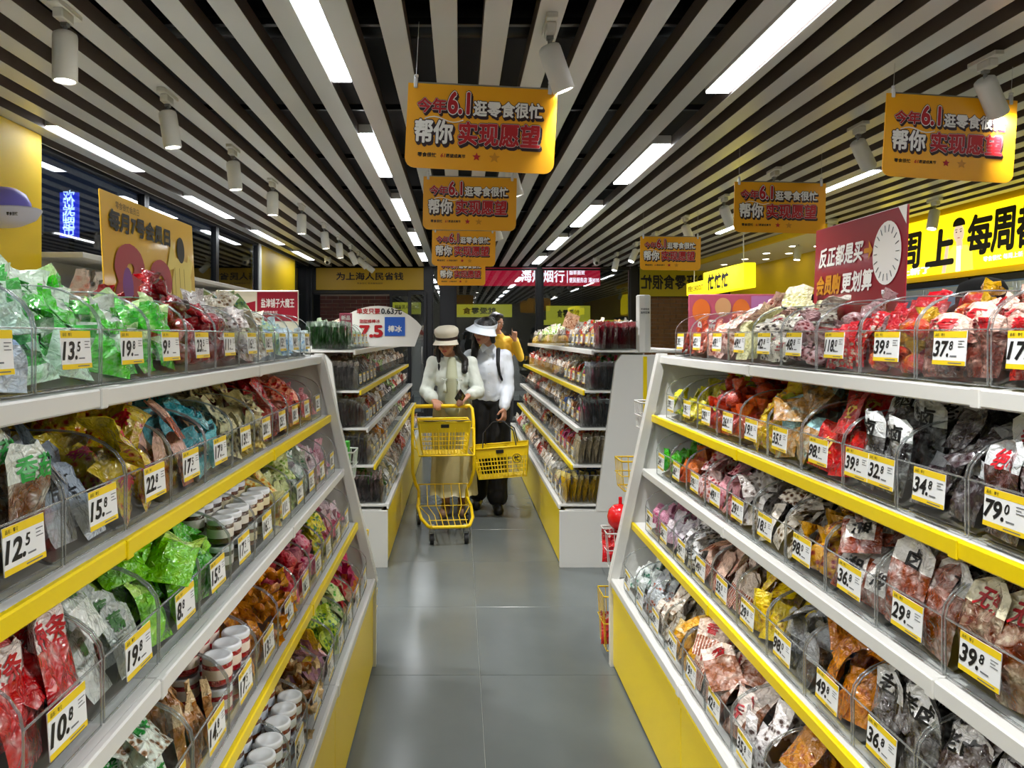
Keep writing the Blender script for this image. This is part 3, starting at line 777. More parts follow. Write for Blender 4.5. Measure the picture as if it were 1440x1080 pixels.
# kind: (object name, width, height, thickness, columns, rows, lean, jitter, toppings)
KD = {
    'pouch': ('snack_pouch', .090, .118, .026, 2, 5, .42, .28, 5),
    'pack': ('stand_up_pack', .096, .165, .022, 2, 5, .16, .12, 1),
    'spouch': ('small_sachet', .062, .098, .018, 3, 5, .5, .35, 6),
    'stick': ('snack_stick', .026, .125, .012, 6, 4, .35, .15, 4),
    'gather': ('twist_top_bag', .058, .105, 0, 3, 5, .35, .3, 3),
    'candy': ('wrapped_candy', .062, .026, 0, 3, 6, .2, .6, 9),
    'jar': ('jelly_jar', .066, .062, 0, 3, 4, .0, .02, 0),
    'slab': ('flat_packet', .082, .118, .011, 2, 8, .42, .08, 2),
    'tall': ('tall_slim_packet', .038, .15, .014, 4, 5, .12, .08, 2),
}
def packet_mesh(kind, c0, c1, ink, mode, txt, seed, band=None):
    nm, w, h, t = KD[kind][:4]
    mb = MB()
    if kind == 'pouch': pouch(mb, w, h, t, seed, band or .74, patch=(txt is not None and seed % 2 == 0), flare=1.04, txt=txt)
    elif kind == 'pack': pouch(mb, w, h, t, seed, band or .66, rnd=.12, txt=txt, nz=10)
    elif kind == 'spouch': pouch(mb, w, h, t, seed, band or .6, nx=4, nz=6, flare=1.1, crimp=.1)
    elif kind == 'stick': pouch(mb, w, h, t, seed, band or .7, nx=3, nz=7)
    elif kind == 'slab': pouch(mb, w, h, t, seed, band or .55, rnd=.08, txt=txt)
    elif kind == 'tall': pouch(mb, w, h, t, seed, band or .72, nx=4, nz=8, txt=None)
    elif kind == 'gather': gather(mb, w, h, seed)
    elif kind == 'candy': twist(mb, w * (1 + .15 * (seed % 3)), h / 2, seed, Matrix.Translation((0, 0, h / 2)))
    elif kind == 'jar': jar(mb, w / 2, h)
    a = pack_mat(c0, c1, mode); b = pack_mat(c1, c1, 'clouds') if kind != 'jar' else mat('white lid', '#e4e7ea', .35)
    ik = mat('print ' + ink, ink, .4)
    me = mb.data(nm, [a, b, ik])
    return me

def fit(lab, extra=''):
    """at most 16 words: drop the side, then the shelf"""
    p = lab.split(', ')
    while nwords(p + [extra]) > 16 and len(p) > 2: p.pop()
    return ', '.join(p + ([extra] if extra else []))
def fill_bin(BMx, prod, lab, group, seed, hs=1.0):
    kind, c0, c1, ink, mode, txt = prod
    nm, w, h, t, nc, nr, lean, jit, tops = KD[kind]
    if kind == 'spouch' and '_' + 'fridge side' in '_' + lab[lab.rfind(',') + 2:]: nm = 'meat_sachet'
    R = random.Random(seed)
    meshes = [packet_mesh(kind, c0, c1, ink, mode, txt, seed * 7 + k) for k in range(3)]
    cat = {'jar': 'jar', 'candy': 'candy', 'stick': 'snack stick'}.get(kind, 'snack packet')
    def put(x, y, z, rx, ry, rz, sc=1.0, where=None):
        o = bpy.data.objects.new(nm, R.choice(meshes)); C.objects.link(o)
        o.matrix_world = BMx @ Matrix.Translation((x, y, z if hs == 1 else z * .82)) @ Matrix.Rotation(rz, 4, 'Z') @ Matrix.Rotation(rx, 4, 'X') @ Matrix.Rotation(ry, 4, 'Y') @ Matrix.Scale(sc, 4) @ Matrix.Diagonal((1, 1, hs, 1))
        o['label'] = fit(lab, where or ('further back' if kind != 'jar' else '')); o['category'] = cat; o['group'] = group
    cw = (BW - .008) / nc
    y0, y1 = (.02, BD - .05)
    if kind == 'jar':
        for j in range(nr):
            for i in range(nc):
                y = .036 + j * .069; z = .012 + .3 * max(0, y - .02)
                x = -BW / 2 + .004 + cw * (i + .5)
                for l in range(2):
                    put(x, y, z + .012 + l * .0635, -.0, 0, R.uniform(-3, 3), .92, (('front row ', 'second row ')[j] + ('left', 'middle', 'right')[i] + (', upper', ', lower')[1 - l]) if j < 2 else None)
        return
    for j in range(nr):
        y = y0 + (y1 - y0) * j / max(1, nr - 1)
        for i in range(nc):
            x = -BW / 2 + .004 + cw * (i + .5) + R.uniform(-.05, .05) * cw
            zb = .007 + .37 * max(0, y - .02 + (t or h * .4) * .3)
            if kind == 'candy':
                for l in range(2): put(x, y, zb + .008 + (l + 1) * .026 * (1 if j else l), R.uniform(-.3, .3), R.uniform(-.4, .4), R.uniform(-jit, jit) * 2, 1, (('front row ', 'second row ')[j] + ('left', 'middle', 'right')[i] + (', lower', ', upper')[l]) if j < 2 else None)
            elif kind == 'spouch':
                put(x, y + R.uniform(-.006, .006), zb + R.uniform(0, .02), -lean * R.uniform(.4, 1.5), R.uniform(-jit, jit), R.uniform(-jit, jit), R.uniform(.95, 1.12))
            else:
                put(x, y + R.uniform(-.004, .004), zb + R.uniform(0, .014), -lean * R.uniform(.55, 1.25), R.uniform(-jit, jit) * .8, R.uniform(-jit, jit) * 1.5, R.uniform(.92, 1.1), (('front row ', 'second row ')[j] + {2: ('left', 'right'), 3: ('left', 'middle', 'right')}[nc][i]) if nc < 4 and j < 2 else None)
    for k in range(tops):
        y = .03 + (BD - .12) * k / max(1, tops - 1); x = R.uniform(-.06, .06); wt = ('foremost on top', 'second on top', 'third on top', 'fourth on top', 'fifth on top', 'sixth on top', 'seventh on top', 'eighth on top', 'ninth on top')[k]
        if kind in ('tall', 'pack', 'stick'): put(x, y, .085 + .3 * y, -R.uniform(.5, .9), R.uniform(-.25, .25), R.uniform(-.3, .3), 1, wt)
        elif kind == 'candy': put(x, y, .105 + .38 * y + R.uniform(0, .012), R.uniform(-.5, .5), R.uniform(-.4, .4), R.uniform(-3, 3), 1, wt)
        else: put(x, y, .1 + .42 * y, -R.uniform(.6, 1.2), R.uniform(-.4, .4), R.uniform(-1.2, 1.2), 1, wt)

def stuff_bin(BMx, prod, lab, seed):
    """the contents of a distant bin as one heap of small packets"""
    kind, c0, c1, ink, mode, txt = prod; R = random.Random(seed); mb = MB()
    for j in range(6):
        for i in range(4):
            t = MB(); pouch(t, .05, .09, .018, R.randint(0, 999), .6, nx=4, nz=4)
            d = .022 + j * .042; u = -.075 + i * .05
            mb.add(t.v, t.f, 0, False, Matrix.Translation((u, d, .008 + .42 * max(0, d - .02) + R.uniform(0, .03))) @ Matrix.Rotation(R.uniform(-.6, .6), 4, 'Z') @ Matrix.Rotation(-R.uniform(.1, 1.0), 4, 'X'))
            for q in range(len(t.f)): mb.m[-1 - q] = t.m[-1 - q]
    o = mb.build('packed_snacks', [pack_mat(c0, c1, mode), pack_mat(c1, c1, 'clouds'), M_ink]); o.matrix_world = BMx
    tag(o, lab, 'snacks', None, 'stuff')

# product tables, near to far: (kind, body colour, print colour, ink, pattern, text, describing words, price)
K = lambda *a: a
PL = {
 4: [(-2, 'pouch', '#7a4a2c', '#e8e6e0', '#b3101c', 'clouds', '坚果', 'brown nut packet with pale print', '12.8'),
     (-1, 'pouch', '#dfe8f2', '#a9c2dd', '#20397a', 'clouds', None, 'pale blue white packet', '11.5'),
     (0, 'pouch', '#d9efe0', '#5fae62', '#2a6a2c', 'clouds', '青', 'white and mint green packet', '13.5'),
     (1, 'pouch', '#49c02c', '#e4efe4', '#1f7a24', 'clouds', '果', 'bright green and white packet', '19.8'),
     (2, 'pouch', '#2fae28', '#cfe6b2', '#b3101c', 'clouds', None, 'grass green packet with leaf print', '9.8'),
     (3, 'gather', '#86060f', '#a80c18', '#f4f2ee', 'clouds', None, 'dark red glossy knotted bag', '23.5'),
     (4, 'gather', '#74060e', '#9c0c18', '#f4f2ee', 'clouds', None, 'deep crimson knotted bag', '11.9'),
     (5, 'spouch', '#5a3a30', '#ded8d4', '#b3101c', 'spots', None, 'brown and white sachet', '16.8'),
     (6, 'spouch', '#8b6a4a', '#f0ead8', '#9a1a1a', 'spots', None, 'tan and cream sachet', '16.5'),
     (7, 'spouch', '#8ec0c9', '#c8e0b2', '#1a6a8a', 'spots', None, 'pale teal sachet', '15.8'),
     (8, 'spouch', '#9fc8ea', '#dbeaf6', '#204a9a', 'spots', None, 'sky blue sachet', '14.8'),
     (9, 'spouch', '#84b6dc', '#e2eef2', '#204a9a', 'spots', None, 'blue and white sachet', '12.9')],
 3: [(-1, 'pack', '#6a4026', '#e9efe6', '#2aa040', 'clouds', '香菇', 'clear packet of brown pieces with green print', '12.5'),
     (0, 'slab', '#c8ccd2', '#a3aebb', '#20252c', 'clouds', '片', 'grey white paper packet', '15.8'),
     (1, 'pouch', '#b23a18', '#c9b24c', '#b3101c', 'spots', '辣', 'mustard yellow packet with red food print', '22.8'),
     (2, 'slab', '#a85a44', '#e6c0b0', '#5a1a14', 'clouds', None, 'pink and brown slim packet', '17.5'),
     (3, 'pouch', '#7fc0c6', '#4f9aa6', '#0c3a44', 'clouds', '海', 'teal blue packet', '17.8'),
     (4, 'spouch', '#3a3a30', '#e3dcb4', '#1c2c1a', 'spots', None, 'cream and black sachet', '13.8'),
     (5, 'spouch', '#4a3024', '#dbcfa2', '#1c2c1a', 'spots', None, 'cream and brown sachet', '20.8'),
     (6, 'pouch', '#a00e1c', '#c22a30', '#f4f2ee', 'clouds', None, 'wine red packet', '25.8'),
     (7, 'pouch', '#c22028', '#e2a088', '#f4f2ee', 'spots', None, 'red and salmon packet', '18.8'),
     (8, 'spouch', '#b81420', '#e24a3a', '#f4f2ee', 'spots', None, 'bright red sachet', '14.5'),
     (9, 'spouch', '#c02a48', '#eda0a8', '#f4f2ee', 'spots', None, 'rose red sachet', '12.2')],
 2: [(-1, 'pack', '#b00c14', '#e3dbd8', '#b3101c', 'clouds', '辣条', 'red packet with white header', '10.8'),
     (0, 'slab', '#e0e3e0', '#b9c0bb', '#35682f', 'clouds', '藕', 'white and grey sachet with green print', '19.8'),
     (1, 'pouch', '#74c81e', '#c5e68a', '#1f7a24', 'clouds', None, 'lime green packet', '8.8'),
     (2, 'pouch', '#3c9a28', '#9ad06a', '#1a5a1c', 'clouds', None, 'leaf green packet', '15.8'),
     (3, 'jar', '#3a2418', '#5a3a20', '#d8d4c8', 'clouds', None, 'dark jar with white lid', '17.5'),
     (4, 'jar', '#5a3020', '#8a5a30', '#e4d8b0', 'clouds', None, 'brown jar with white lid', '16.5'),
     (5, 'spouch', '#d98a2a', '#e8e0a0', '#5a8a2a', 'spots', None, 'pale yellow sachet with orange ball', '11.8'),
     (6, 'spouch', '#79a03a', '#e2e6b0', '#2a6a2c', 'spots', None, 'yellow green sachet', '12.8'),
     (7, 'spouch', '#6a9a78', '#e8ecea', '#7a2a4a', 'spots', None, 'white sachet with green and pink print', '13.2'),
     (8, 'spouch', '#d98aa0', '#f2dfe4', '#9a2a4a', 'spots', None, 'pale pink sachet', '9.9'),
     (9, 'spouch', '#cf6a88', '#f0c6d2', '#9a2a4a', 'spots', None, 'rose pink sachet', '10.5')],
 1: [(-1, 'pouch', '#b8b4ae', '#e6e6e2', '#35682f', 'clouds', None, 'silver white packet', '9.5'),
     (0, 'pouch', '#8a6a50', '#dfe8de', '#25953a', 'spots', '青菜', 'white packet with green lettering', '12.5'),
     (1, 'stick', '#9a6a44', '#dcc6a4', '#5a2a14', 'clouds', None, 'tan mushroom coloured stick', '14.8'),
     (2, 'jar', '#b31220', '#7a0a12', '#e8d8c8', 'clouds', None, 'red jar with white lid', '17.5'),
     (3, 'spouch', '#b4641c', '#e0963c', '#3a1a0a', 'spots', None, 'amber brown sachet', '13.5'),
     (4, 'candy', '#d27a1c', '#e8a040', '#3a1a0a', 'clouds', None, 'orange twisted sweet', '14.2'),
     (5, 'gather', '#c0303a', '#e07a80', '#f4f2ee', 'spots', None, 'red jelly bag', '16.2'),
     (6, 'gather', '#d04a6a', '#f0a8b8', '#f4f2ee', 'spots', None, 'pink jelly bag', '15.2'),
     (7, 'pouch', '#3f8a24', '#eede2a', '#1a1a1a', 'spots', '盒', 'green packet with yellow header', '11.2'),
     (8, 'stick', '#d87a90', '#f2c4ce', '#9a2a4a', 'clouds', None, 'pink candy stick', '9.2'),
     (9, 'candy', '#d06a84', '#f4dfe4', '#9a2a4a', 'clouds', None, 'pink and white twisted sweet', '8.5')],
 0: [(1, 'pouch', '#28b428', '#d6f0d0', '#176a1c', 'clouds', '豆', 'vivid green packet with white print', '6.8'),
     (2, 'jar', '#6a4a3a', '#9a7a5a', '#dbe4ea', 'clouds', None, 'clear brown jar with white lid', '7.8'),
     (3, 'jar', '#7a2a1c', '#b86a3a', '#dbe4ea', 'clouds', None, 'reddish jar with white lid', '8.9'),
     (4, 'candy', '#9a5a2c', '#e2c8a0', '#3a1a0a', 'clouds', None, 'walnut brown wrapped sweet', '9.4'),
     (5, 'pouch', '#d8a8c4', '#e8c83a', '#9a2a4a', 'clouds', None, 'lilac and yellow packet', '7.2'),
     (6, 'spouch', '#3c8a2c', '#c9dc6a', '#176a1c', 'spots', None, 'olive green sachet', '7.5'),
     (7, 'spouch', '#4ca83c', '#e0e8b0', '#176a1c', 'spots', None, 'fresh green sachet', '8.2'),
     (8, 'stick', '#d8c0a0', '#e04a5a', '#9a2a4a', 'clouds', None, 'cream and red stick', '8.4'),
     (9, 'stick', '#e88a3c', '#d84a78', '#9a2a4a', 'clouds', None, 'orange and magenta stick', '6.5')],
}
PR = {
 4: [(-2, 'pack', '#5a2a20', '#e6d2c6', '#b3101c', 'clouds', '鸭', 'vacuum pack of dark meat', '21.8'),
     (-1, 'pack', '#a01c1c', '#e8cfc6', '#b3101c', 'clouds', '香', 'vacuum pack with red label', '17.8'),
     (0, 'pack', '#9c1a1c', '#dcb6ac', '#b3101c', 'clouds', '新', 'clear pack with a red badge and orange base', '17.5'),
     (1, 'pack', '#5a241c', '#eac8bc', '#b3101c', 'clouds', '无骨', 'pink edged vacuum pack of dark meat', '37.8'),
     (2, 'gather', '#b80c18', '#c9a24a', '#f4f2ee', 'clouds', None, 'red bag with gold twisted top', '39.8'),
     (3, 'tall', '#c4b8a8', '#c21222', '#f4f2ee', 'spots', None, 'slim white packet with red header', '118.0'),
     (4, 'gather', '#6a1018', '#b89a9c', '#f4f2ee', 'spots', None, 'dark red bag with silver top', '48.8'),
     (5, 'pouch', '#33241f', '#d8d2c6', '#b3101c', 'spots', '豆', 'clear packet of dark beans', '42.8'),
     (6, 'slab', '#cfc98a', '#eae6be', '#6a7a2a', 'spots', None, 'pale yellow green packet', '49.8'),
     (7, 'spouch', '#b4746a', '#f0d2ca', '#7a1a1a', 'spots', None, 'pink and brown sachet', '49.5'),
     (8, 'spouch', '#a4544c', '#eab8aa', '#7a1a1a', 'spots', None, 'salmon pink sachet', '45.8'),
     (9, 'spouch', '#5a2a20', '#a84a3a', '#7a1a1a', 'spots', None, 'dark rust sachet', '39.5')],
 3: [(-1, 'pack', '#3a2622', '#e4e6e8', '#20252c', 'clouds', '绝', 'silver packet with black print', '58.0'),
     (0, 'pack', '#4a2420', '#dfe2e4', '#c21222', 'clouds', '绝味', 'white topped clear pack with red label', '79.0'),
     (1, 'pouch', '#301a20', '#cfd0d4', '#7a1a2a', 'clouds', None, 'clear packet of dark plums', '34.8'),
     (2, 'pack', '#1f1a1a', '#eef0f0', '#141414', 'clouds', '老卤', 'white packet with black calligraphy', '39.8&32.8'),
     (3, 'pouch', '#c80c14', '#e02a24', '#f4d060', 'clouds', '红', 'bright red packet', '98.0'),
     (4, 'pouch', '#b48a5a', '#a9d0d0', '#1a4a4a', 'clouds', None, 'clear tan packet with pale teal top', '35.8'),
     (5, 'pouch', '#d88a2a', '#e8c83a', '#b3101c', 'spots', None, 'yellow and amber packet', '19.8'),
     (6, 'gather', '#b83018', '#e0521c', '#f4f2ee', 'clouds', None, 'orange red twisted bag', '26.8'),
     (7, 'gather', '#a82418', '#d83a1c', '#f4f2ee', 'clouds', None, 'brick red twisted bag', '29.8'),
     (8, 'spouch', '#c8b02a', '#e8e05a', '#2a6a2c', 'spots', None, 'lemon yellow sachet', '19.5'),
     (9, 'spouch', '#3c7a34', '#d0c83a', '#2a6a2c', 'spots', None, 'green and yellow sachet', '39.5')],
 2: [(-1, 'pack', '#5a3020', '#e8e2cc', '#b3101c', 'clouds', '无穷', 'cream pack with red script', '38.8'),
     (0, 'pack', '#5a2a1c', '#e6e0c8', '#a80c18', 'clouds', '无穷', 'cream pack with red lettering on brown meat', '39.8'),
     (1, 'pack', '#7a3a24', '#f0eeec', '#141414', 'clouds', '卤', 'white pack with round black seal', '29.8'),
     (2, 'pouch', '#7a3018', '#f0ece6', '#1a1a1a', 'clouds', '湘', 'white and brown packet with black print', '36.8'),
     (3, 'gather', '#8a1a18', '#c8963a', '#f4f2ee', 'spots', None, 'gold and red foil bag', '98.0'),
     (4, 'spouch', '#5a3a2a', '#f0e8dc', '#b3501c', 'spots', None, 'white sachet of brown meat', '18.5'),
     (5, 'spouch', '#5a4a44', '#c8c2be', '#20252c', 'spots', None, 'silver grey sachet', '29.8'),
     (6, 'spouch', '#a8304a', '#e8b0b8', '#f4f2ee', 'spots', None, 'pink red sachet', '49.8'),
     (7, 'pouch', '#b82430', '#f0d8d6', '#b3101c', 'spots', None, 'red and white packet', '39.5'),
     (8, 'gather', '#d84a14', '#e8741c', '#f4f2ee', 'clouds', None, 'vivid orange twisted bag', '26.8'),
     (9, 'gather', '#2a9a2c', '#4cc03c', '#f4f2ee', 'clouds', None, 'green twisted bag', '24.8')],
 1: [(-1, 'pack', '#302422', '#e6e6e6', '#141414', 'clouds', '卤', 'white and black pack', '33.8'),
     (0, 'pack', '#3a2a26', '#eceaea', '#141414', 'clouds', '老卤', 'white pack with black calligraphy on dark meat', '36.5'),
     (1, 'pack', '#2a2220', '#f2f2f2', '#141414', 'clouds', '老卤', 'white and black calligraphy pack', '36.8'),
     (2, 'spouch', '#b8641c', '#c8823a', '#5a2a14', 'spots', None, 'clear pouch of orange chicken feet', '49.8'),
     (3, 'slab', '#20201f', '#a8aaac', '#e8e8e8', 'clouds', None, 'black and silver packet', '98.0'),
     (4, 'spouch', '#c8981c', '#e8c82a', '#5a2a14', 'spots', None, 'gold yellow sachet', '29.8'),
     (5, 'slab', '#c85a44', '#ecdcd0', '#b3101c', 'stripes', None, 'red and white patterned packet', '55.0'),
     (6, 'slab', '#b8442f', '#e8c8b8', '#b3101c', 'stripes', None, 'red and cream packet', '49.8'),
     (7, 'pouch', '#262222', '#f2f0f0', '#141414', 'spots', '老', 'black and white packet', '39.8'),
     (8, 'spouch', '#d8b8c8', '#f4eaf0', '#9a2a4a', 'clouds', None, 'pinkish white sachet', '36.2'),
     (9, 'spouch', '#a82458', '#e0a0b8', '#f4f2ee', 'spots', None, 'magenta sachet', '20.8')],
 0: [(1, 'spouch', '#c07a34', '#e8c08a', '#5a2a14', 'spots', None, 'clear pouch of golden fried pieces', '22.5'),
     (2, 'slab', '#a85a24', '#c8883a', '#5a2a14', 'spots', None, 'amber dried meat packet', '24.5'),
     (3, 'spouch', '#5a4a48', '#eeeaea', '#b3101c', 'spots', None, 'white sachet with silver sheen', '35.8'),
     (4, 'pouch', '#8a5a44', '#f0e2da', '#b3101c', 'clouds', '香', 'white packet with red print', '42.8'),
     (5, 'slab', '#d08a74', '#f0dacb', '#b3101c', 'stripes', '香', 'pink and red framed packet', '19.8'),
     (6, 'spouch', '#d8a048', '#ecd29a', '#b3501c', 'clouds', None, 'straw yellow sachet', '44.8'),
     (7, 'spouch', '#a88a74', '#efe6da', '#5a2a14', 'spots', None, 'white and tan sachet', '29.5'),
     (8, 'gather', '#b85a38', '#c8ccd0', '#f4f2ee', 'spots', None, 'silver bag with orange contents', '27.8'),
     (9, 'candy', '#3a8a6a', '#eef2f0', '#f4f2ee', 'spots', None, 'white and green twisted sweet', '20.5')],
}
SEED = 11
for side, P, fr, y00, sd in ((-1, PL, F_NL, 1.21, 'window side'), (1, PR, F_NR, 1.17, 'fridge side')):
    for lv in (4, 3, 2, 1, 0):
        for row in P[lv]:
            k, kind, c0, c1, ink, mode, txt, words_, price = row
            yc = y00 + .206 * k
            SEED += 1
            pp = price.replace('&', ' and ')
            Mx = place_bin(side, fr[lv], yc, ZS[lv] + .001, price, '%s bin of %ss, %s shelf, %s' % (pp, words_, ORD[lv], sd), 'acrylic bins on the near gondolas')
            if k >= 8:
                stuff_bin(Mx, (kind, c0, c1, ink, mode, None), '%ss heaped in the %s bin, %s shelf, %s' % (words_, pp, ORD[lv], sd), SEED); continue
            fill_bin(Mx, (kind, c0, c1, ink, mode, txt), '%s, %s bin, %s shelf, %s' % (words_.replace(' with a ', ' with '), pp, ORD[lv], sd), '%s in the %s bin on the %s %s shelf' % (words_, pp, sd, ORD[lv]), SEED, .70 if lv == 4 and k < 6 and side > 0 else .78 if lv == 4 and k < 4 and side < 0 else 1.0)

# ------------------------------------------------------------------ back gondolas: nearer bins one by one, the rest as continuous fill
PALL = ['#f2ece2', '#e6d4be', '#d8b48c', '#f0ece8', '#c8b8ac', '#e6b0a0', '#d8c89a']
PALX = ['#c83a2a', '#e0b83a', '#2a4a8a', '#3a2a28', '#4a8a3c', '#d88a3a', '#d86a8a', '#e8e8ea']
_hash = [0]
def bulk(side, fr, lv, ya, yb):
    """a long mass of small packets heaped in the far bins of one shelf"""
    R = random.Random(lv * 10 + side + 50); mb = MB(); mats = []
    base = [pack_mat(a, b, 'spots') for a, b in (('#f2ece2', '#c8a890'), ('#e6d4be', '#f2eeea'), ('#d8b48c', '#f0e8de'), ('#efeae6', '#5a4a48'), ('#e6b0a0', '#c83a2a'), ('#b8a498', '#e9e4e0'), ('#d88a3a', '#f0dcb0'), ('#4a8a3c', '#d8e4b0'), ('#2a3a6a', '#c8d4e8'), ('#7a1a20', '#d88a80'))]
    y = ya
    while y < yb:
        m = R.choice([0, 1, 2, 1, 0, 4, 0, 1, 2, 5, 6, 7, 3, 9, 0, 1])
        for j in range(5):
            for i in range(5):
                t = MB(); pouch(t, .05, .085, .018, R.randint(0, 999), .6, nx=3, nz=3)
                u = -0.09 + i * .042; d = .03 + j * .05
                M = Matrix.Translation((side * (fr + .014 + d), y + .1 + u, ZS[lv] + .012 + .42 * d + R.uniform(0, .04))) @ Matrix.Rotation(-side * PI / 2 + R.uniform(-.5, .5), 4, 'Z') @ Matrix.Rotation(-R.uniform(.1, .9), 4, 'X')
                mb.add(t.v, t.f, m, False, M)
        y += .206
    tag(mb.build('packed_snacks', base), 'mass of small mixed packets in the farther bins, %s shelf, %s back gondola' % (ORD[lv], 'window side' if side < 0 else 'fridge side'), 'snacks', None, 'stuff')
BACK = {-1: [('#3a2a2c', '#c8b0b0'), ('#4a3a3c', '#b8b4b8'), ('#5a2a34', '#c8c0a0'), ('#3c3230', '#d4c8c4'), ('#2f6e2a', '#cfd9cf')],
        1: [('#c8a02a', '#e8dca0'), ('#a89a80', '#e0d8c8'), ('#4a4c50', '#a8acb2'), ('#3c3c42', '#9a9ca4'), ('#6a1c24', '#9a4a50')]}
NB = 5
for side, fr in ((-1, F_BL), (1, F_BR)):
    sd = 'window side' if side < 0 else 'fridge side'
    for lv in range(5):
        SEED += 1
        # one end bin turned along the shelf: tall packets filed edge-on towards the aisle crossing
        R = random.Random(SEED)
        for k in range(NB):
            yc = 4.7 + .105 + .206 * k
            pr = '%.1f' % (8.8 + 3 * k + 5 * lv)
            Mx = place_bin(side, fr[lv], yc, ZS[lv] + .001, pr, 'clear bin, %s from the near end, %s shelf of the %s back gondola' % (far[k].replace(' nearest', '').replace('nearest', 'first'), ORD[lv], sd), 'acrylic bins on the back gondolas', riser=k > 0)
            if k == 0:
                c0, c1 = BACK[side][lv]
                me = []
                for q in range(2):
                    t = MB(); pouch(t, .165, .172, .014, SEED + q, .8, nx=4, nz=6); me.append(t.data('filed_packet', [pack_mat(c0, c1, 'clouds', 14), pack_mat(c1, c0, 'clouds', 14), M_ink]))
                for i in range(13):
                    o = bpy.data.objects.new('filed_packet', me[i % 2]); C.objects.link(o)
                    d = .022 + i * .0195
                    o.matrix_world = Mx @ Matrix.Translation((0.0, d, .004)) @ Matrix.Rotation(R.uniform(-.06, .06), 4, 'Z') @ Matrix.Rotation(R.uniform(-.05, .02), 4, 'X') @ Matrix.Scale(R.uniform(.96, 1.04), 4)
                    tag(o, 'slim packet filed in a row at the near end, %s shelf, %s back gondola' % (ORD[lv], sd), 'snack packet', 'packets filed at the end of the %s %s back shelf' % (sd, ORD[lv]))
            else:
                c0 = R.choice(PALL); c1 = R.choice(PALL + PALX)
                if lv == 4 and side < 0: c0, c1 = '#3f8a34', '#c9dcc0'
                if lv == 3 and side < 0: c0, c1 = '#c8c0c4', '#6a5a58'
                stuff_bin(Mx, ('pouch', c0, c1, '#b3101c', 'spots', None), 'small %s packets heaped in the %s bin from the near end, %s shelf, %s back gondola' % ('mixed', ['first', 'second', 'third', 'fourth', 'fifth'][k], ORD[lv], sd), SEED * 3 + k)
        ya = 4.7 + .206 * NB + .002
        bulk(side, fr[lv], lv, ya, 9.1 - .2)
        f = side * (fr[lv] + .014); g = MB(); g.box(f, f + side * .003, ya, 9.08, ZS[lv], ZS[lv] + HF)
        o = MB(); nn = 16
        y = ya + .206
        tg = empty('acrylic_bin_row', (f, (ya + 9.08) / 2, ZS[lv])); tag(tg, 'long clear bin front of the farther bins, %s shelf, %s back gondola' % (ORD[lv], sd), 'bin', 'far bin fronts')
        L = (9.08 - ya) / 2
        MB().box(-.0015, .0015, -L, L, 0, HF).build('bin_front', [M_acr], tg)
        MB().tube([(0, -L, HF), (0, L, HF)], .002, 4).build('bin_rim', [M_rim], tg)
        for i in range(0):
            t = link('price_tag', _TM[['9.8', '12.8', '15.8', '19.8'][i % 4]], tg, (-side * .004, -L + .1 + .206 * i, .05), -side * PI / 2)
# ------------------------------------------------------------------ posters and signs standing on the gondolas
M_gold = mat('gold poster paper', '#dcae2a', .3, coat=.5, bump=.1, bscale=6); M_crim = mat('crimson poster paper', '#8e1426', .3, coat=.4)
M_cream = mat('cream card', '#e8e0cc', .4); M_pink = mat('rose poster paper', '#b4546a', .35, coat=.3)
M_pur = mat('purple ink', '#7a2a8a', .4); M_orng = mat('orange ink', '#d8702a', .4); M_grn = mat('green ink', '#3a8a3a', .4); M_blue = mat('blue ink', '#2a62c8', .4)
M_film = clear_mat('clear sleeve', (.95, .95, .95), gloss=.2, rough=.02)
def ell(q, cx, cz, rx, rz, y, mi, n=20, a0=0, a1=2 * PI):
    p = [(cx + rx * math.cos(a0 + (a1 - a0) * k / n), y, cz + rz * math.sin(a0 + (a1 - a0) * k / n)) for k in range(n + (0 if a1 - a0 > 6.28 else 1))]
    q.add(p, [tuple(range(len(p)))], mi)
def poly(q, pts, y, mi): q.add([(p[0], y, p[1]) for p in pts], [tuple(range(len(pts)))], mi)
def feet(r, w, h=.05, drop=.0):
    for s in (-1, 1):
        MB().rbox(s * w * .36 - .006, s * w * .36 + .006, -.012, .02, -drop, .03, .002).build('stand_clip', [mat('clear clip', '#d8dadd', .15)], r)
def L_88(q, w, h):
    write(q, '零食很忙会员日', -w * .27, h * .92, w * .22, None, -.003, 1)
    write(q, '每月7号会员日', -w * .13, h * .80, w * .62, h * .15, -.003, 1, .045, .1)
    write(q, '8', -w * .27, h * .33, w * .25, h * .56, -.003, 2, .05)
    write(q, '8', w * .05, h * .30, w * .22, h * .50, -.003, 2, .05)
    ell(q, -w * .30, h * .30, w * .05, h * .16, -.0036, 3)
    ell(q, w * .31, h * .72, w * .05, h * .12, -.003, 1)
    poly(q, [(w * .2, h * .05), (w * .42, h * .05), (w * .44, h * .45), (w * .40, h * .62), (w * .24, h * .64), (w * .18, h * .4)], -.0026, 4)
    poly(q, [(w * .12, h * .5), (w * .2, h * .8), (w * .25, h * .55)], -.0030, 4)
    poly(q, [(w * .40, h * .4), (w * .47, h * .62), (w * .41, h * .7), (w * .36, h * .5)], -.0030, 4)
    for k in range(3): q.box(w * (.22 + .06 * k), w * (.222 + .06 * k), -.0034, -.003, h * .08, h * .55, 5)
r = board('promotion_poster', -.35, .35, 1.47, 1.845, 0, [M_gold, M_ink, mat('deep red ink', '#a01830', .35), M_pur, mat('pale yellow ink', '#e8cf6a', .4), mat('brown ink', '#8a6a2a', .5)], 'golden poster with a big red 88 standing behind the top shelf, window side', 'poster', L_88, .004)
r.location = (-.955, 2.37, 1.475); r.rotation_euler = (-.05, 0, PI / 2)
for s in (-1, 1): MB().rbox(s * .33 - .004, s * .33 + .004, .002, .012, -.115, .05, .002).build('support_rod', [mat('clear clip', '#d8dadd', .15)], r)
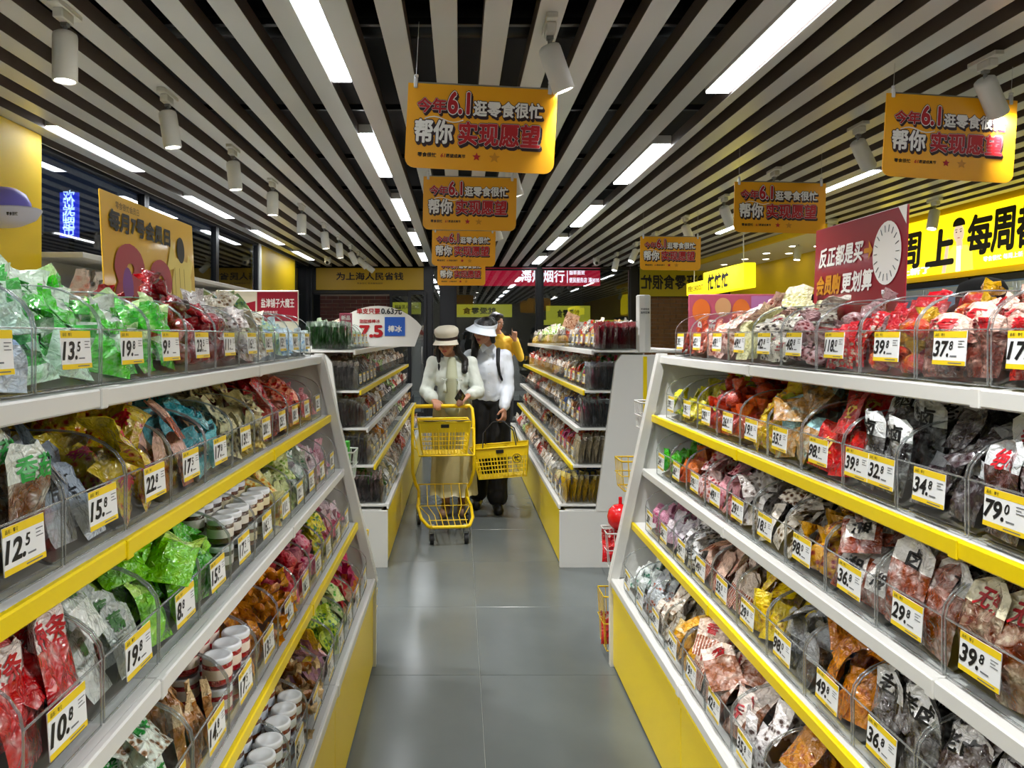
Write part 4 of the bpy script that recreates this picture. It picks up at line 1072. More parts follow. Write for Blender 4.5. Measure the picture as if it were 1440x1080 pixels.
def L_cr(q, w, h):
    write(q, '反正都是买', -w * .17, h * .72, w * .52, h * .17, -.003, 1, .03, .15)
    write(q, '会员购', -w * .30, h * .47, w * .29, h * .17, -.003, 2, .04, .15)
    write(q, '更划算', w * .03, h * .47, w * .34, h * .17, -.003, 1, .03, .15)
    ell(q, w * .325, h * .66, w * .135, h * .25, -.0025, 1, 28)
    poly(q, [(w * .10, h * .73), (w * .15, h * .73), (w * .145, h * .79), (w * .19, h * .71), (w * .145, h * .63), (w * .15, h * .69), (w * .10, h * .69)], -.003, 2)
    q.add([(-w * .1, -.003, 0), (w * .497, -.003, 0), (w * .497, -.003, h * .2), (-w * .05, -.003, h * .2)], [(0, 1, 2, 3)], 2)
    write(q, '扫码注册', w * .22, h * .1, w * .3, h * .11, -.004, 3, .02)
    poly(q, [(w * .42, h * .998), (w * .499, h * .998), (w * .499, h * .85)], -.0035, 1)
    for k in range(18):
        a = k * PI / 9; q.tube([(w * .325 + w * .09 * math.cos(a), -.004, h * .66 + h * .165 * math.sin(a)), (w * .325 + w * .12 * math.cos(a), -.004, h * .66 + h * .22 * math.sin(a))], .0012, 3, 4)
r = board('promotion_poster', -.26, .26, 1.44, 1.80, 0, [M_crim, M_inkw, mat('gold ink', '#c8860a', .4), M_inkn, M_cg], 'crimson poster with white lettering and a white disc standing on the top shelf, fridge side', 'poster', L_cr, .004)
r.location = (1.192, 2.265, 1.445); r.rotation_euler = (-.04, 0, -PI / 2)
for s in (-1, 1): MB().rbox(s * .24 - .004, s * .24 + .004, .002, .012, -.085, .05, .002).build('support_rod', [mat('clear clip', '#d8dadd', .15)], r)
# further small signs
def L_99(q, w, h):
    write(q, '9.9元一大包', -w * .15, h * .45, w * .5, h * .26, -.003, 1, .03)
    for cx, cz, rx, rz, m in ((-.36, .72, .1, .2, 2), (-.12, .78, .09, .16, 3), (.08, .7, .1, .22, 2), (-.4, .2, .08, .16, 3), (.13, .3, .08, .2, 4)): ell(q, w * cx, h * cz, w * rx, h * rz, -.0015, m)
    q.add([(w * .19, -.002, h * .3), (w * .49, -.002, h * .3), (w * .49, -.002, h * .97), (w * .19, -.002, h * .97)], [(0, 1, 2, 3)], 4)
    write(q, '皇之郎果冻', w * .34, h * .68, w * .22, h * .14, -.003, 1, .02)
r = board('promotion_poster', .985, 1.375, 1.375, 1.628, 3.21, [M_pink, M_inkw, M_orng, mat('tan ink', '#c89a6a', .4), mat('mauve ink', '#b070a0', .4)], 'rose and orange poster with white lettering standing at the far end of the top shelf', 'poster', L_99, .005)
MB().rbox(-.15, .15, -.02, .03, -.012, .004, .002).build('stand_foot', [mat('clear clip', '#d8dadd', .15)], r)
def L_sz(q, w, h):
    q.add([(w * .0, -.002, h * .42), (w * .49, -.002, h * .42), (w * .49, -.002, h * .97), (w * .0, -.002, h * .97)], [(0, 1, 2, 3)], 1)
    write(q, '盐津铺子大魔王', w * .25, h * .76, w * .4, h * .17, -.003, 2, .02)
    write(q, '休闲零食专区', w * .15, h * .58, w * .2, h * .07, -.003, 2)
    q.add([(-w * .48, -.002, h * .3), (-w * .02, -.002, h * .5), (-w * .02, -.002, h * .8), (-w * .48, -.002, h * .62)], [(0, 1, 2, 3)], 1)
    write(q, '地七大口', -w * .2, h * .52, w * .38, h * .2, -.003, 2, .03)
    poly(q, [(-w * .45, h * .8), (-w * .47, h * .95), (-w * .41, h * .88), (-w * .37, h * .97), (-w * .33, h * .88), (-w * .27, h * .95), (-w * .29, h * .8)], -.003, 3)
r = board('shelf_sign', -1.56, -1.03, 1.40, 1.74, 4.78, [M_cream, mat('deep red ink', '#a01830', .35), M_inkw, mat('gold ink', '#c8860a', .4)], 'cream and red shelf sign with a gold crown above the back gondola, window side', 'sign', L_sz, .01)
for s in (-1, 1): MB().rbox(s * .2 - .006, s * .2 + .006, .0, .012, -.06, .03, .002).build('stand_leg', [M_white], r)
def L_063(q, w, h):
    write(q, '单支只要', -w * .14, h * .84, w * .34, None, -.003, 1, .03); write(q, '0.63元', w * .20, h * .84, w * .30, None, -.003, 2, .03)
    write(q, '甜甜棒棒冰', -w * .12, h * .60, w * .3, h * .09, -.003, 1, .02)
    write(q, '7.5', -w * .10, h * .36, w * .32, h * .26, -.003, 1, .05)
    q.add([(w * .1, -.003, h * .25), (w * .4, -.003, h * .25), (w * .4, -.003, h * .7), (w * .1, -.003, h * .7)], [(0, 1, 2, 3)], 3)
    write(q, '棒冰', w * .25, h * .42, w * .2, None, -.004, 0, .03)
r = empty('fan_sign', (-.60, 5.5, 1.37)); tag(r, 'white fan shaped card with red lettering above the back gondola near the capped woman', 'sign')
pts = [(-.27, 0)] + [(.42 * math.cos(a), -.12 + .42 * math.sin(a)) for a in [PI * .78 - k * PI * .56 / 12 for k in range(13)]][0:13] + [(.27, 0)]
MB().prism([(p[0], p[1]) for p in pts[::-1]], 0, .006).build('panel', [M_inkw], r)
q = MB(); L_063(q, .50, .31); q.build('lettering', [M_inkw, M_inkr, M_ink, M_blue], r)
def L_pk(q, w, h):
    write(q, '新品', 0, h * .86, w * .7, None, -.003, 1, .03); write(q, '试吃', 0, h * .62, w * .7, None, -.003, 1, .02)
    ell(q, 0, h * .3, w * .35, h * .18, -.002, 2)
r = board('shelf_sign', -.80, -.715, 1.38, 1.60, 4.98, [M_pink, M_inkw, M_cream], 'narrow rose card on the left of the white fan sign', 'sign', L_pk, .004)
# a packet stuck on a rod over the right back gondola
r = empty('sample_rod', (.88, 6.2, 1.40)); tag(r, 'brown sample packet on a thin rod above the right back gondola', 'sign')
MB().cyl((0, 0, -.03), (0, 0, .12), .004, n=6).rbox(-.03, .03, -.02, .02, -.038, -.028, .002).build('rod', [M_grey], r)
t = MB(); pouch(t, .11, .13, .02, 5, .8); o = t.build('packet', [pack_mat('#8a5a44', '#c8a890', 'spots'), pack_mat('#c8a890', '#c8a890', 'clouds'), M_ink], r, (.02, 0, .11)); o.rotation_euler = (0, .4, 0)
# faceted white post
r = empty('security_post', (1.163, 4.72, 1.345)); tag(r, 'white faceted post with black lettering standing on the back gondola', 'post')
MB().lathe([(.0, 0), (.046, 0), (.046, .355), (.038, .362), (0, .362)], 8, smooth=False).build('post_body', [M_white], r)
q = MB(); write(q, '防盗系统', 0, .272, .05, None, -.0455, 0, .02); write(q, '监控区域', 0, .25, .055, None, -.0455, 0, .03); q.build('lettering', [M_ink], r)

# ------------------------------------------------------------------ lit fascia over the fridges
M_lyel = mat('lit yellow acrylic', '#f4dc12', .3, emit=0.75); M_lblk = mat('black vinyl lettering', '#08080a', .4); M_lskin = mat('lit print skin', '#e8cdb4', .4, emit=.45)
M_ljack = mat('lit print pale yellow', '#f2e25a', .4, emit=.6); M_lwh = mat('lit print pale blue', '#cfe6ee', .4, emit=.7)
def L_fas(q, w, h):
    # local x runs from far (left) to near (right); w = 4.0
    X = lambda d: 8.6 - d - w / 2
    write(q, '周', X(8.05), h * .48, .42, h * .62, -.006, 1, .03, .12); write(q, '上', X(7.55), h * .45, .42, h * .58, -.006, 1, .04, .12)
    write(q, '每', X(6.98) + .02, h * .55, .32, h * .62, -.006, 1, .035, .12); write(q, '周', X(6.66), h * .55, .30, h * .62, -.006, 1, .035, .12); write(q, '都', X(6.34), h * .55, .30, h * .62, -.006, 1, .035, .12)
    write(q, '上新', X(5.8), h * .55, .6, h * .62, -.006, 1, .035, .12)
    c = X(7.25)
    poly(q, [(c - .24, .0), (c + .2, .0), (c + .19, h * .30), (c + .12, h * .42), (c - .08, h * .44), (c - .16, h * .34)], -.004, 3)
    poly(q, [(c - .05, .0), (c + .02, .0), (c + .03, h * .42), (c - .03, h * .42)], -.005, 4)
    poly(q, [(c - .26, 0), (c - .2, 0), (c - .15, h * .40), (c - .13, h * .56), (c - .17, h * .58), (c - .20, h * .42)], -.005, 2)
    poly(q, [(c - .04, h * .36), (c + .05, h * .36), (c + .05, h * .5), (c - .04, h * .5)], -.0045, 2)
    ell(q, c + .0, h * .63, .075, h * .16, -.006, 2)
    ell(q, c + .005, h * .77, .09, h * .12, -.0075, 1, 16, -.15, PI + .15)
    for s in (-1, 1):
        ell(q, c + s * .032, h * .655, .012, h * .012, -.0078, 1, 8); poly(q, [(c + s * .015, h * .69), (c + s * .05, h * .69), (c + s * .05, h * .70), (c + s * .015, h * .70)], -.0078, 1)
    poly(q, [(c - .02, h * .55), (c + .02, h * .55), (c + .015, h * .56), (c - .015, h * .56)], -.0078, 5)
    write(q, '上新了', X(7.95), h * .10, .5, h * .12, -.006, 4, .05); write(q, '零食很忙 每周上新 60款', X(6.6), h * .14, .62, h * .08, -.006, 4, .03)
r = board('fascia_sign', -2.05, 2.05, 2.075, 2.66, 0, [M_lyel, M_lblk, M_lskin, M_ljack, M_lwh, M_inkr], 'long lit yellow sign with a man in a yellow jacket above the fridges', 'sign', L_fas, .04)
r.location = (XR - .045, 6.55, 2.075); r.rotation_euler = (0, 0, -PI / 2)
# beverage fridges let into the wall
M_fr = mat('fridge frame', '#aab4bc', .3, metal=.4); M_fin = mat('lit fridge interior', '#c9e4f4', .4, emit=.9); M_can = [mat('can %d' % i, c, .3, metal=.3) for i, c in enumerate(('#c8203a', '#2a62c8', '#e0a020', '#2a9a4a', '#e8e8ea'))]
def fridge(y, lab):
    r = empty('drinks_fridge', (XR + .4, y, 0), -PI / 2); tag(r, lab, 'fridge', 'glass door fridges under the lit yellow sign')
    b = MB(); w = 1.28
    b.rbox(-w / 2, w / 2, .0, .44, 0, .18); b.rbox(-w / 2, w / 2, .0, .44, 1.96, 2.01); b.rbox(-w / 2, -w / 2 + .03, 0, .44, .18, 1.96); b.rbox(w / 2 - .03, w / 2, 0, .44, .18, 1.96)
    b.rbox(-w / 2, w / 2, -.39, .0, 0, .18)
    b.rbox(-w / 2, w / 2, -.395, 0, 1.95, 2.01, .002, 1)
    b.rbox(-w / 2, -w / 2 + .03, -.39, 0, .18, 1.95); b.rbox(w / 2 - .03, w / 2, -.39, 0, .18, 1.95)
    b.build('cabinet', [M_fr, M_dark], r)
    MB().rbox(-w / 2 + .03, w / 2 - .03, .41, .43, .18, 1.95).build('back_light', [M_fin], r)
    for k in range(5): MB().rbox(-w / 2 + .03, w / 2 - .03, -.32, .4, .2 + k * .34, .212 + k * .34).build('shelf', [M_white], r)
    for s in (-1, 1):
        d = MB(); a, c = (-w / 2 + .005, -.003) if s < 0 else (.003, w / 2 - .005)
        d.rbox(a, a + .04, -.425, -.397, .2, 1.93); d.rbox(c - .04, c, -.425, -.397, .2, 1.93); d.rbox(a + .04, c - .04, -.425, -.397, .2, .25); d.rbox(a + .04, c - .04, -.425, -.397, 1.88, 1.93)
        d = d.build('door', [M_fr], r)
        MB().box(a + .04, c - .04, -.414, -.408, .25, 1.88).build('pane', [M_glass], d)
        MB().rbox(-s * -.05 - .008 if s > 0 else -.05 - .008, (.05 + .008) if s > 0 else -.05 + .008, -.45, -.425, .9, 1.3).build('handle', [M_dark], d)
for k, y in enumerate((7.84, 6.53, 5.22, 3.91)):
    fridge(y, '%s glass door drinks fridge under the yellow sign, counted from the soffit' % ('first', 'second', 'third', 'fourth')[k])
canm = [MB().lathe([(0, 0), (.026, 0), (.031, .006), (.031, .112), (.026, .12), (0, .119)], 10).data('drink_can', [m]) for m in M_can]
for y in (7.84, 6.53):
    for k in range(16):
        o = link('drink_can', canm[(k // 4 + int(y)) % 5], None, (XR + .15, y - .56 + k * .075, 1.573))
        tag(o, 'drink can on the upper shelf of the %s fridge' % ('first' if y > 7 else 'second'), 'can', 'cans on the upper shelf of the %s fridge' % ('first' if y > 7 else 'second'))

# hanging checkout lightbox
r = empty('checkout_sign', (2.9, 8.42, 1.95), -PI / 2); tag(r, 'yellow hanging lightbox reading CHECKOUT with slanted black characters', 'sign')
MB().rbox(-.95, -.28, -.05, .05, 0, .15, .006).rbox(-.28, .97, -.06, .06, -.02, .23, .006).build('light_box', [M_lyel], r)
q = MB(); write(q, '收银台 CHECKOUT', -.6, .075, .56, .075, -.053, 0, .02)
for k in range(3): write(q, '忙', .0 + .22 * k, .105, .2, .17, -.064, 0, .05, .15)
q.build('lettering', [M_lblk], r)
for x in (-.8, .8): MB().cyl((x, 0, .1), (x, 0, .75), .006, n=6).build('hanging_rod', [M_white], r)

# security cameras
def seccam(x, y, lab):
    r = empty('security_camera', (x, y, CEIL)); tag(r, lab, 'camera', 'white dome cameras under the ceiling')
    MB().lathe([(0, 0), (.055, 0), (.055, -.03), (.05, -.05), (.03, -.052)], 20).lathe([(.0, -.12), (.03, -.112), (.05, -.085), (.052, -.06), (.04, -.045)], 20).build('camera_body', [M_lampw], r)
    MB().cyl((-.0, -.035, -.085), (-.0, -.056, -.095), .026, .022, 16).build('lens', [M_black], r)
seccam(-2.1, 11.9, 'white dome camera at the corner by the golden banner'); seccam(4.0, 8.0, 'white dome camera beside the crimson poster top'); seccam(2.2, 12.0, 'white dome camera before the crimson shop sign')

# lavender cap-shaped fixture on the yellow pillar
M_lav = mat('lavender plastic', '#8f88ff', .35); M_lavw = mat('pale lilac plastic', '#cfcfe6', .35)
r = empty('cap_ornament', (-2.6, 4.12, 2.06)); r.scale = (.8, .8, .8); tag(r, 'lavender and lilac cap shaped ornament with dark lettering on the yellow pillar', 'ornament')
MB().lathe([(.0, .24), (.07, .232), (.13, .20), (.165, .14), (.175, .06), (.172, .03)], 24, sx=.85, M=Matrix.Translation((.13, 0, .02))).build('cap_crown', [M_lav], r)
MB().lathe([(.0, -.01), (.10, -.008), (.19, .03), (.225, .075), (.232, .085), (.21, .09), (.17, .085)], 28, sx=.95, M=Matrix.Translation((.15, -.03, .0)) @ Matrix.Rotation(-.12, 4, 'Y')).build('cap_brim', [M_lavw], r)
q = MB(); write(q, '零食很忙', .29, .045, .075, .024, -.21, 0, .03); q.build('lettering', [M_ink], r)
MB().rbox(.0, .06, -.05, .05, .03, .12).build('bracket', [M_lavw], r)

# ------------------------------------------------------------------ wall shelving under the dark windows
r = empty('wall_shelving', (-2.5, 7.4, 0)); tag(r, 'white wall shelving with a top board under the dark windows', 'shelf unit')
MB().rbox(-.22, -.19, -2.7, 2.7, 0, 1.96).build('back_panel', [M_white], r)
MB().rbox(-.22, .14, -2.72, 2.72, 1.94, 1.975, .003).build('top_board', [M_white], r)
for z in (.25, .6, .95, 1.28, 1.61): MB().rbox(-.19, .14, -2.7, 2.7, z, z + .02, .002).build('shelf', [M_white], r)
for y in (-.9, .9, 2.69): MB().rbox(-.19, .14, y - .01, y + .01, 0, 1.94, .002).build('upright', [M_white], r)
WB = [('#e8b0a0', '#f0dcd0', 'salmon and white'), ('#2a2422', '#e0d8d0', 'black and white'), ('#d89a6a', '#f4e8d8', 'tan and cream'), ('#c83a4a', '#f0e0e0', 'red and white')]
for k in range(22):
    c = WB[[0, 1, 0, 2, 1, 3, 0, 2][k % 8]]
    if k < 4:
        pass
    if k < 4: WB[k] = WB[k] + ([(lambda s: (lambda t: (pouch(t, .2, .25, .07, s, .8, nx=9, nz=10), t.data('snack_bag', [pack_mat(WB[k][0], WB[k][1], 'spots', 12), pack_mat(WB[k][1], WB[k][1], 'clouds'), M_ink]))[1])(MB()))(s) for s in (k, k + 9)],)
for k in range(24):
    c = WB[[0, 1, 0, 2, 1, 3, 0, 2][k % 8]]
    o = link('snack_bag', c[3][k % 2], None, (-2.47 + .02 * math.sin(k * 5), 4.85 + k * .215, 1.632), PI / 2 + .3 * math.sin(k * 3.1))
    tag(o, '%s puffy snack bag on the wall shelving under the dark window' % c[2], 'snack packet', '%s bags on the wall shelving' % c[2])

# ------------------------------------------------------------------ baskets and trolley
M_bask = mat('yellow basket plastic', '#f5d215', .35); M_bh = mat('black basket handle', '#141416', .4); M_ctub = mat('yellow trolley tube', '#f0cc10', .3)
def basket_body(w, d, h, tp=.84):
    """lattice sided tapering basket, origin at the centre of its bottom"""
    m = MB()
    def P(u, v, z):   # u, v in -1..1 on the rectangle, z 0..1
        k = tp + (1 - tp) * z; return Vector((u * w / 2 * k, v * d / 2 * k, z * h))
    def bar(a, b, r): m.tube([a, b], r, 4)
    cs = [(-1, -1), (1, -1), (1, 1), (-1, 1)]
    for i in range(4):
        a = cs[i]; b = cs[(i + 1) % 4]; L = w if i % 2 == 0 else d
        n = max(8, round(L / .027))
        for k in range(n + 1):
            t = k / n; u = a[0] + (b[0] - a[0]) * t; v = a[1] + (b[1] - a[1]) * t
            bar(P(u, v, 0), P(u, v, .8), .0028 if k % 5 else .006)
        for z in (.0, .14, .28, .42, .56): bar(P(*a, z), P(*b, z), .0032)
        # solid upper band with thickness
        q = [P(*a, .68), P(*b, .68), P(*b, 1), P(*a, 1)]; inn = [p * 1.0 for p in q]
        nrm = (q[1] - q[0]).cross(q[3] - q[0]).normalized() * .004
        m.add([p for p in q] + [p - nrm for p in inn], [(0, 1, 2, 3), (7, 6, 5, 4), (0, 4, 5, 1), (2, 6, 7, 3)])
    m.tube([P(*c, 1) for c in cs], .0075, 6, closed=True)
    for c in cs: m.tube([P(*c, 0), P(*c, 1)], .006, 6)
    for k in range(9):
        v = -1 + k / 4; bar(P(-1, v, 0), P(1, v, 0), .0035)
    for k in range(11):
        u = -1 + k / 5; bar(P(u, -1, 0), P(u, 1, 0), .0035)
    return m
def shopping_basket(loc, rz, w, d, h, lab, up, tilt=0.0):
    r = empty('shopping_basket', loc, rz); tag(r, lab, 'basket', None)
    if tilt: r.rotation_euler = (0, tilt, rz)
    basket_body(w, d, h).build('basket_body', [M_bask], r)
    a = MB()
    if up: pts = [(-w * .30, -d * .5, h), (-w * .27, -d * .34, h + .12), (-w * .10, -.01, h + .19), (w * .10, -.01, h + .19), (w * .27, -d * .34, h + .12), (w * .30, -d * .5, h)]
    else: pts = [(-w * .5, -d * .47, h + .008), (-w * .2, -d * .5 - .012, h + .010), (w * .2, -d * .5 - .012, h + .010), (w * .5, -d * .47, h + .008)]
    a.tube(pts, .005, 6)
    if up: a.tube([(p[0], -p[1], p[2]) for p in pts], .005, 6)
    a.build('handle', [M_bh], r)
    q = MB(); q.rbox(-.03, .03, -d * .5 - .001, -d * .5 + .006, h * .82, h * .93, .002, 1)
    if up:
        cx = w * .29; cz = h * .62; yy = -d * .5 * (.84 + .16 * .62) - .012
        q.cyl((cx, yy + .014, cz), (cx, yy + .002, cz), .037, n=22, mi=0); q.tube([(cx + .034 * math.cos(t), yy, cz + .034 * math.sin(t)) for t in [k * PI / 9 for k in range(18)]], .0022, 4, 2, closed=True)
        write(q, '忙', cx, cz, .04, None, yy, 2, .04)
    q.build('emblem', [M_bask, M_bh, M_ink], r)
    return r
tr = empty('shopping_trolley', (-.10, 5.48, 0), .10); tag(tr, 'yellow two tier shopping trolley pushed by the woman in the white cap', 'trolley')
fr_ = MB()
for s in (-1, 1):
    fr_.tube([(s * .21, .30, .905), (s * .228, .285, .885), (s * .235, .25, .80), (s * .235, .22, .60), (s * .235, .22, .42), (s * .215, .24, .33), (s * .185, .27, .26), (s * .185, .28, .15)], .0125, 8)
    fr_.tube([(s * .185, .28, .20), (s * .20, .12, .17), (s * .185, -.12, .14), (s * .145, -.28, .125), (s * .12, -.30, .122)], .012, 8)
fr_.tube([(-.12, -.30, .122), (.12, -.30, .122)], .012, 8)
fr_.build('frame', [M_ctub], tr)
MB().tube([(-.215, .30, .905), (.215, .30, .905)], .0155, 10).build('handlebar', [M_ctub], tr)
wp = MB()
for k in range(7):
    u = -1 + k / 3; wp.tube([(u * .125, -.295, .135), (u * .13, -.08, .15), (u * .19, .10, .18), (u * .185, .25, .29), (u * .185, .26, .31)], .0036, 5)
wp.tube([(-.19, .26, .31), (.19, .26, .31)], .005, 5); wp.tube([(-.19, .08, .185), (.19, .08, .185)], .0036, 5); wp.tube([(-.14, -.2, .145), (.14, -.2, .145)], .0036, 5)
wp.build('lower_rack', [M_ctub], tr)
ur = MB().tube([(-.235, .22, .60), (-.20, .22, .585), (-.20, -.10, .585), (.20, -.10, .585), (.20, .22, .585), (.235, .22, .60)], .006, 6)
for k in range(5): ur.tube([(-.16 + .08 * k, -.10, .585), (-.16 + .08 * k, .24, .585)], .0035, 5)
ur.tube([(.20, -.10, .585), (.235, .22, .74)], .005, 6).tube([(-.20, -.10, .585), (-.235, .22, .74)], .005, 6); ur.tube([(-.235, .22, .74), (.235, .22, .74)], .005, 6)
ur.build('upper_rack', [M_ctub], tr)
M_tyre = mat('black rubber', '#18181a', .6)
for sx, sy in ((-.12, -.28), (.12, -.28), (-.185, .27), (.185, .27)):
    c = MB().rbox(sx - .018, sx + .018, sy - .018, sy + .018, .085, .135, .004, 0); c.rbox(sx - .02, sx - .015, sy - .02, sy + .02, .03, .095, .001, 0); c.rbox(sx + .015, sx + .02, sy - .02, sy + .02, .03, .095, .001, 0)
    c = c.build('castor', [M_grey], tr)
    MB().cyl((sx - .012, sy, .036), (sx + .012, sy, .036), .036, n=18).build('wheel', [M_tyre], c)
shopping_basket((-.115, 5.50, .592), .10, .375, .24, .235, 'yellow lattice basket riding on the upper rack of the trolley', False)

# wire baskets hooked on the gondola ends
def wire_basket(loc, w, d, h, m, lab):
    r = empty('wire_basket', loc); tag(r, lab, 'basket', 'wire baskets hooked on gondola ends')
    q = MB(); cs = [(-w / 2, 0), (w / 2, 0), (w / 2, d), (-w / 2, d)]
    q.tube([(c[0], c[1], h) for c in cs], .004, 5, closed=True); q.tube([(c[0] * .9, c[1], 0.0) for c in cs], .0035, 5, closed=True); q.tube([(c[0], c[1], h * .5) for c in cs], .0028, 4, closed=True)
    n = 8
    for k in range(n + 1):
        x = -w / 2 + w * k / n
        for y in (0, d): q.tube([(x * .9, y, 0), (x, y, h)], .0022, 4)
        q.tube([(x * .9, 0, 0), (x * .9, d, 0)], .002, 4)
    for k in range(4):
        for s in (-1, 1): q.tube([(s * w * .45, d * k / 4, 0), (s * w / 2, d * k / 4, h)], .0022, 4)
    q.build('wire_body', [m], r)
    MB().rbox(-w * .3, w * .3, -.012, -.004, h - .03, h + .01, .002).build('hook_plate', [m], r)
    return r
M_wwh = mat('white wire', '#e6e6e2', .3); M_wye = mat('yellow wire', '#efc918', .3)
YE = 3.315
for x, z, w, h, m, lab in ((.91, 1.03, .20, .12, M_wwh, 'white wire basket hooked highest on the gondola end, fridge side'), (.84, .76, .24, .13, M_wye, 'yellow wire basket hooked midway on the gondola end, fridge side'),
                           (.785, .42, .26, .15, M_wwh, 'white wire basket holding red packets on the gondola end, fridge side'), (.78, .05, .28, .24, M_wye, 'yellow wire basket hooked lowest on the gondola end, fridge side'),
                           (-.59, .80, .24, .13, M_wwh, 'white wire basket with green boxes on the gondola end, window side'), (-.54, .42, .24, .13, M_wye, 'yellow wire basket with green boxes on the gondola end, window side'), (-.51, .12, .26, .16, M_wye, 'yellow wire basket hooked lowest on the gondola end, window side')):
    wire_basket((x, YE, z), w, .14, h, m, lab)
rp = []
for s in range(2):
    t = MB(); pouch(t, .10, .15, .035, 60 + s, .7); rp.append(t.data('red_packet', [pack_mat('#c01020', '#d83030', 'clouds'), pack_mat('#e8d8d4', '#c01020', 'spots'), M_ink]))
for x, z, n, g in ((.785, .43, 4, 'white wire basket of red packets'), (.78, .06, 4, 'lowest yellow wire basket, fridge side')):
    for k in range(n):
        o = link('red_packet', rp[k % 2], None, (x - .09 + .06 * k, YE + .05 + .02 * (k % 2), z), .4 * math.sin(k * 4)); tag(o, 'red snack packet standing in the %s' % g, 'snack packet', 'red packets in the %s' % g)
o = link('red_packet', rp[0], None, (.91, YE + .07, 1.035), .3); tag(o, 'single red packet in the highest white wire basket', 'snack packet')
t = MB().lathe([(0, 0), (.035, .006), (.055, .03), (.06, .06), (.052, .09), (.03, .112), (0, .118)], 18); t.rbox(-.008, .008, -.004, .004, .11, .15)
o = t.build('red_ball', [mat('glossy red ball', '#d8141c', .2, coat=.5)], None, (.73, YE + .07, .565)); o.location.z = .57; tag(o, 'glossy red ball on top of the packets in the white wire basket', 'ball')
gb = MB().rbox(-.03, .03, -.02, .02, 0, .085, .002, 0); gb.add([(-.025, -.0205, .02), (.025, -.0205, .02), (.025, -.0205, .06), (-.025, -.0205, .06)], [(0, 1, 2, 3)], 1)
gb = gb.data('snack_box', [mat('green carton', '#3fae2c', .4), mat('white carton print', '#e8f0e0', .4)])
for x, z, nm in ((-.59, .805, 'white'), (-.54, .425, 'upper yellow')):
    for k in range(3):
        for l in range(2):
            o = link('snack_box', gb, None, (x - .07 + .068 * k, YE + .04, z + .086 * l)); tag(o, 'small green carton stacked in the %s wire basket, window side' % nm, 'box', 'green cartons in the %s wire basket' % nm)
# ------------------------------------------------------------------ people: one fused body surface each, hair and clothing as children
class Blob:
    def __init__(s): s.b = MB()
    def ball(s, c, r, R=None, n=14):
        """ellipsoid, r = number or (rx, ry, rz)"""
        r = (r, r, r) if isinstance(r, (int, float)) else r
        prof = [(max(1e-4, math.sin(t)), -math.cos(t)) for t in [PI * i / 10 for i in range(11)]]
        M = Matrix.Translation(c) @ (R or Matrix()) @ Matrix.Diagonal((r[0], r[1], r[2], 1))
        s.b.lathe(prof, n, M=M); return s
    def limb(s, a, ra, b, rb, n=12):
        s.b.cyl(a, b, ra, rb, n); s.ball(a, ra); s.ball(b, rb); return s
    def chain(s, pts):
        for (a, ra), (b, rb) in zip(pts, pts[1:]): s.limb(a, ra, b, rb)
        return s
    def fuse(s, name, m, parent, vox=.008, smooth=3, crease=0.0, cscale=9, cut=None):
        me = s.b.data(name, [m]); o = bpy.data.objects.new(name, me); C.objects.link(o)
        rm = o.modifiers.new('fuse', 'REMESH'); rm.mode = 'VOXEL'; rm.voxel_size = vox; rm.use_smooth_shade = True
        sm = o.modifiers.new('soften', 'SMOOTH'); sm.iterations = smooth; sm.factor = .5
        dg = bpy.context.evaluated_depsgraph_get()
        n = bpy.data.meshes.new_from_object(o.evaluated_get(dg)); n.name = name
        if crease:
            nr = [v.normal.copy() for v in n.vertices]
            for v, k in zip(n.vertices, nr):
                p = v.co; f = noise.noise(Vector((p.x * cscale * 1.6, p.y * cscale * 1.6, p.z * cscale * .8 + 3))) + .5 * noise.noise(p * cscale * 2.4)
                v.co = p + k * (crease * f)
        if cut:
            bm = bmesh.new(); bm.from_mesh(n)
            bmesh.ops.delete(bm, geom=[v for v in bm.verts if cut(v.co)], context='VERTS'); bm.to_mesh(n); bm.free()
        bpy.data.objects.remove(o); bpy.data.meshes.remove(me)
        n.materials.clear(); n.materials.append(m)
        for p in n.polygons: p.use_smooth = True
        return link(name, n, parent)
def V(*a): return Vector(a)
def hand(B, w, f, pn, th, curl=.5, sc=1.0, point=False):
    """wrist W, finger direction F, palm normal PN, thumb side TH; fingers curl towards the palm normal"""
    f = f.normalized(); pn = (pn - f * pn.dot(f)).normalized(); th = (th - f * th.dot(f) - pn * th.dot(pn)).normalized()
    k = sc
    for i in range(4):
        B.limb(w + f * .012 * k + th * (.018 - .012 * i) * k, .0125 * k, w + f * .075 * k + th * (.028 - .018 * i) * k, .0115 * k)
    for i, L in enumerate((.070, .078, .072, .056)):
        a = w + f * .078 * k + th * (.029 - .019 * i) * k; seg = L * k / 3; d = f.copy(); ang = 0
        for j in range(3):
            ang += (.05 if point and i == 0 else curl * (.55 if j == 0 else .8)); d = f * math.cos(ang) + pn * math.sin(ang)
            b = a + d * seg * (1.15 - .15 * j); B.limb(a, (.0098 - .0009 * j) * k, b, (.0092 - .0009 * j) * k, 8); a = b
    a = w + f * .022 * k + th * .026 * k; b = a + (f * .5 + th * .75 + pn * .25).normalized() * .038 * k; c = b + (f * .85 + th * .25 + pn * .5).normalized() * .03 * k
    B.limb(a, .0135 * k, b, .0105 * k, 8); B.limb(b, .0105 * k, c, .0088 * k, 8)
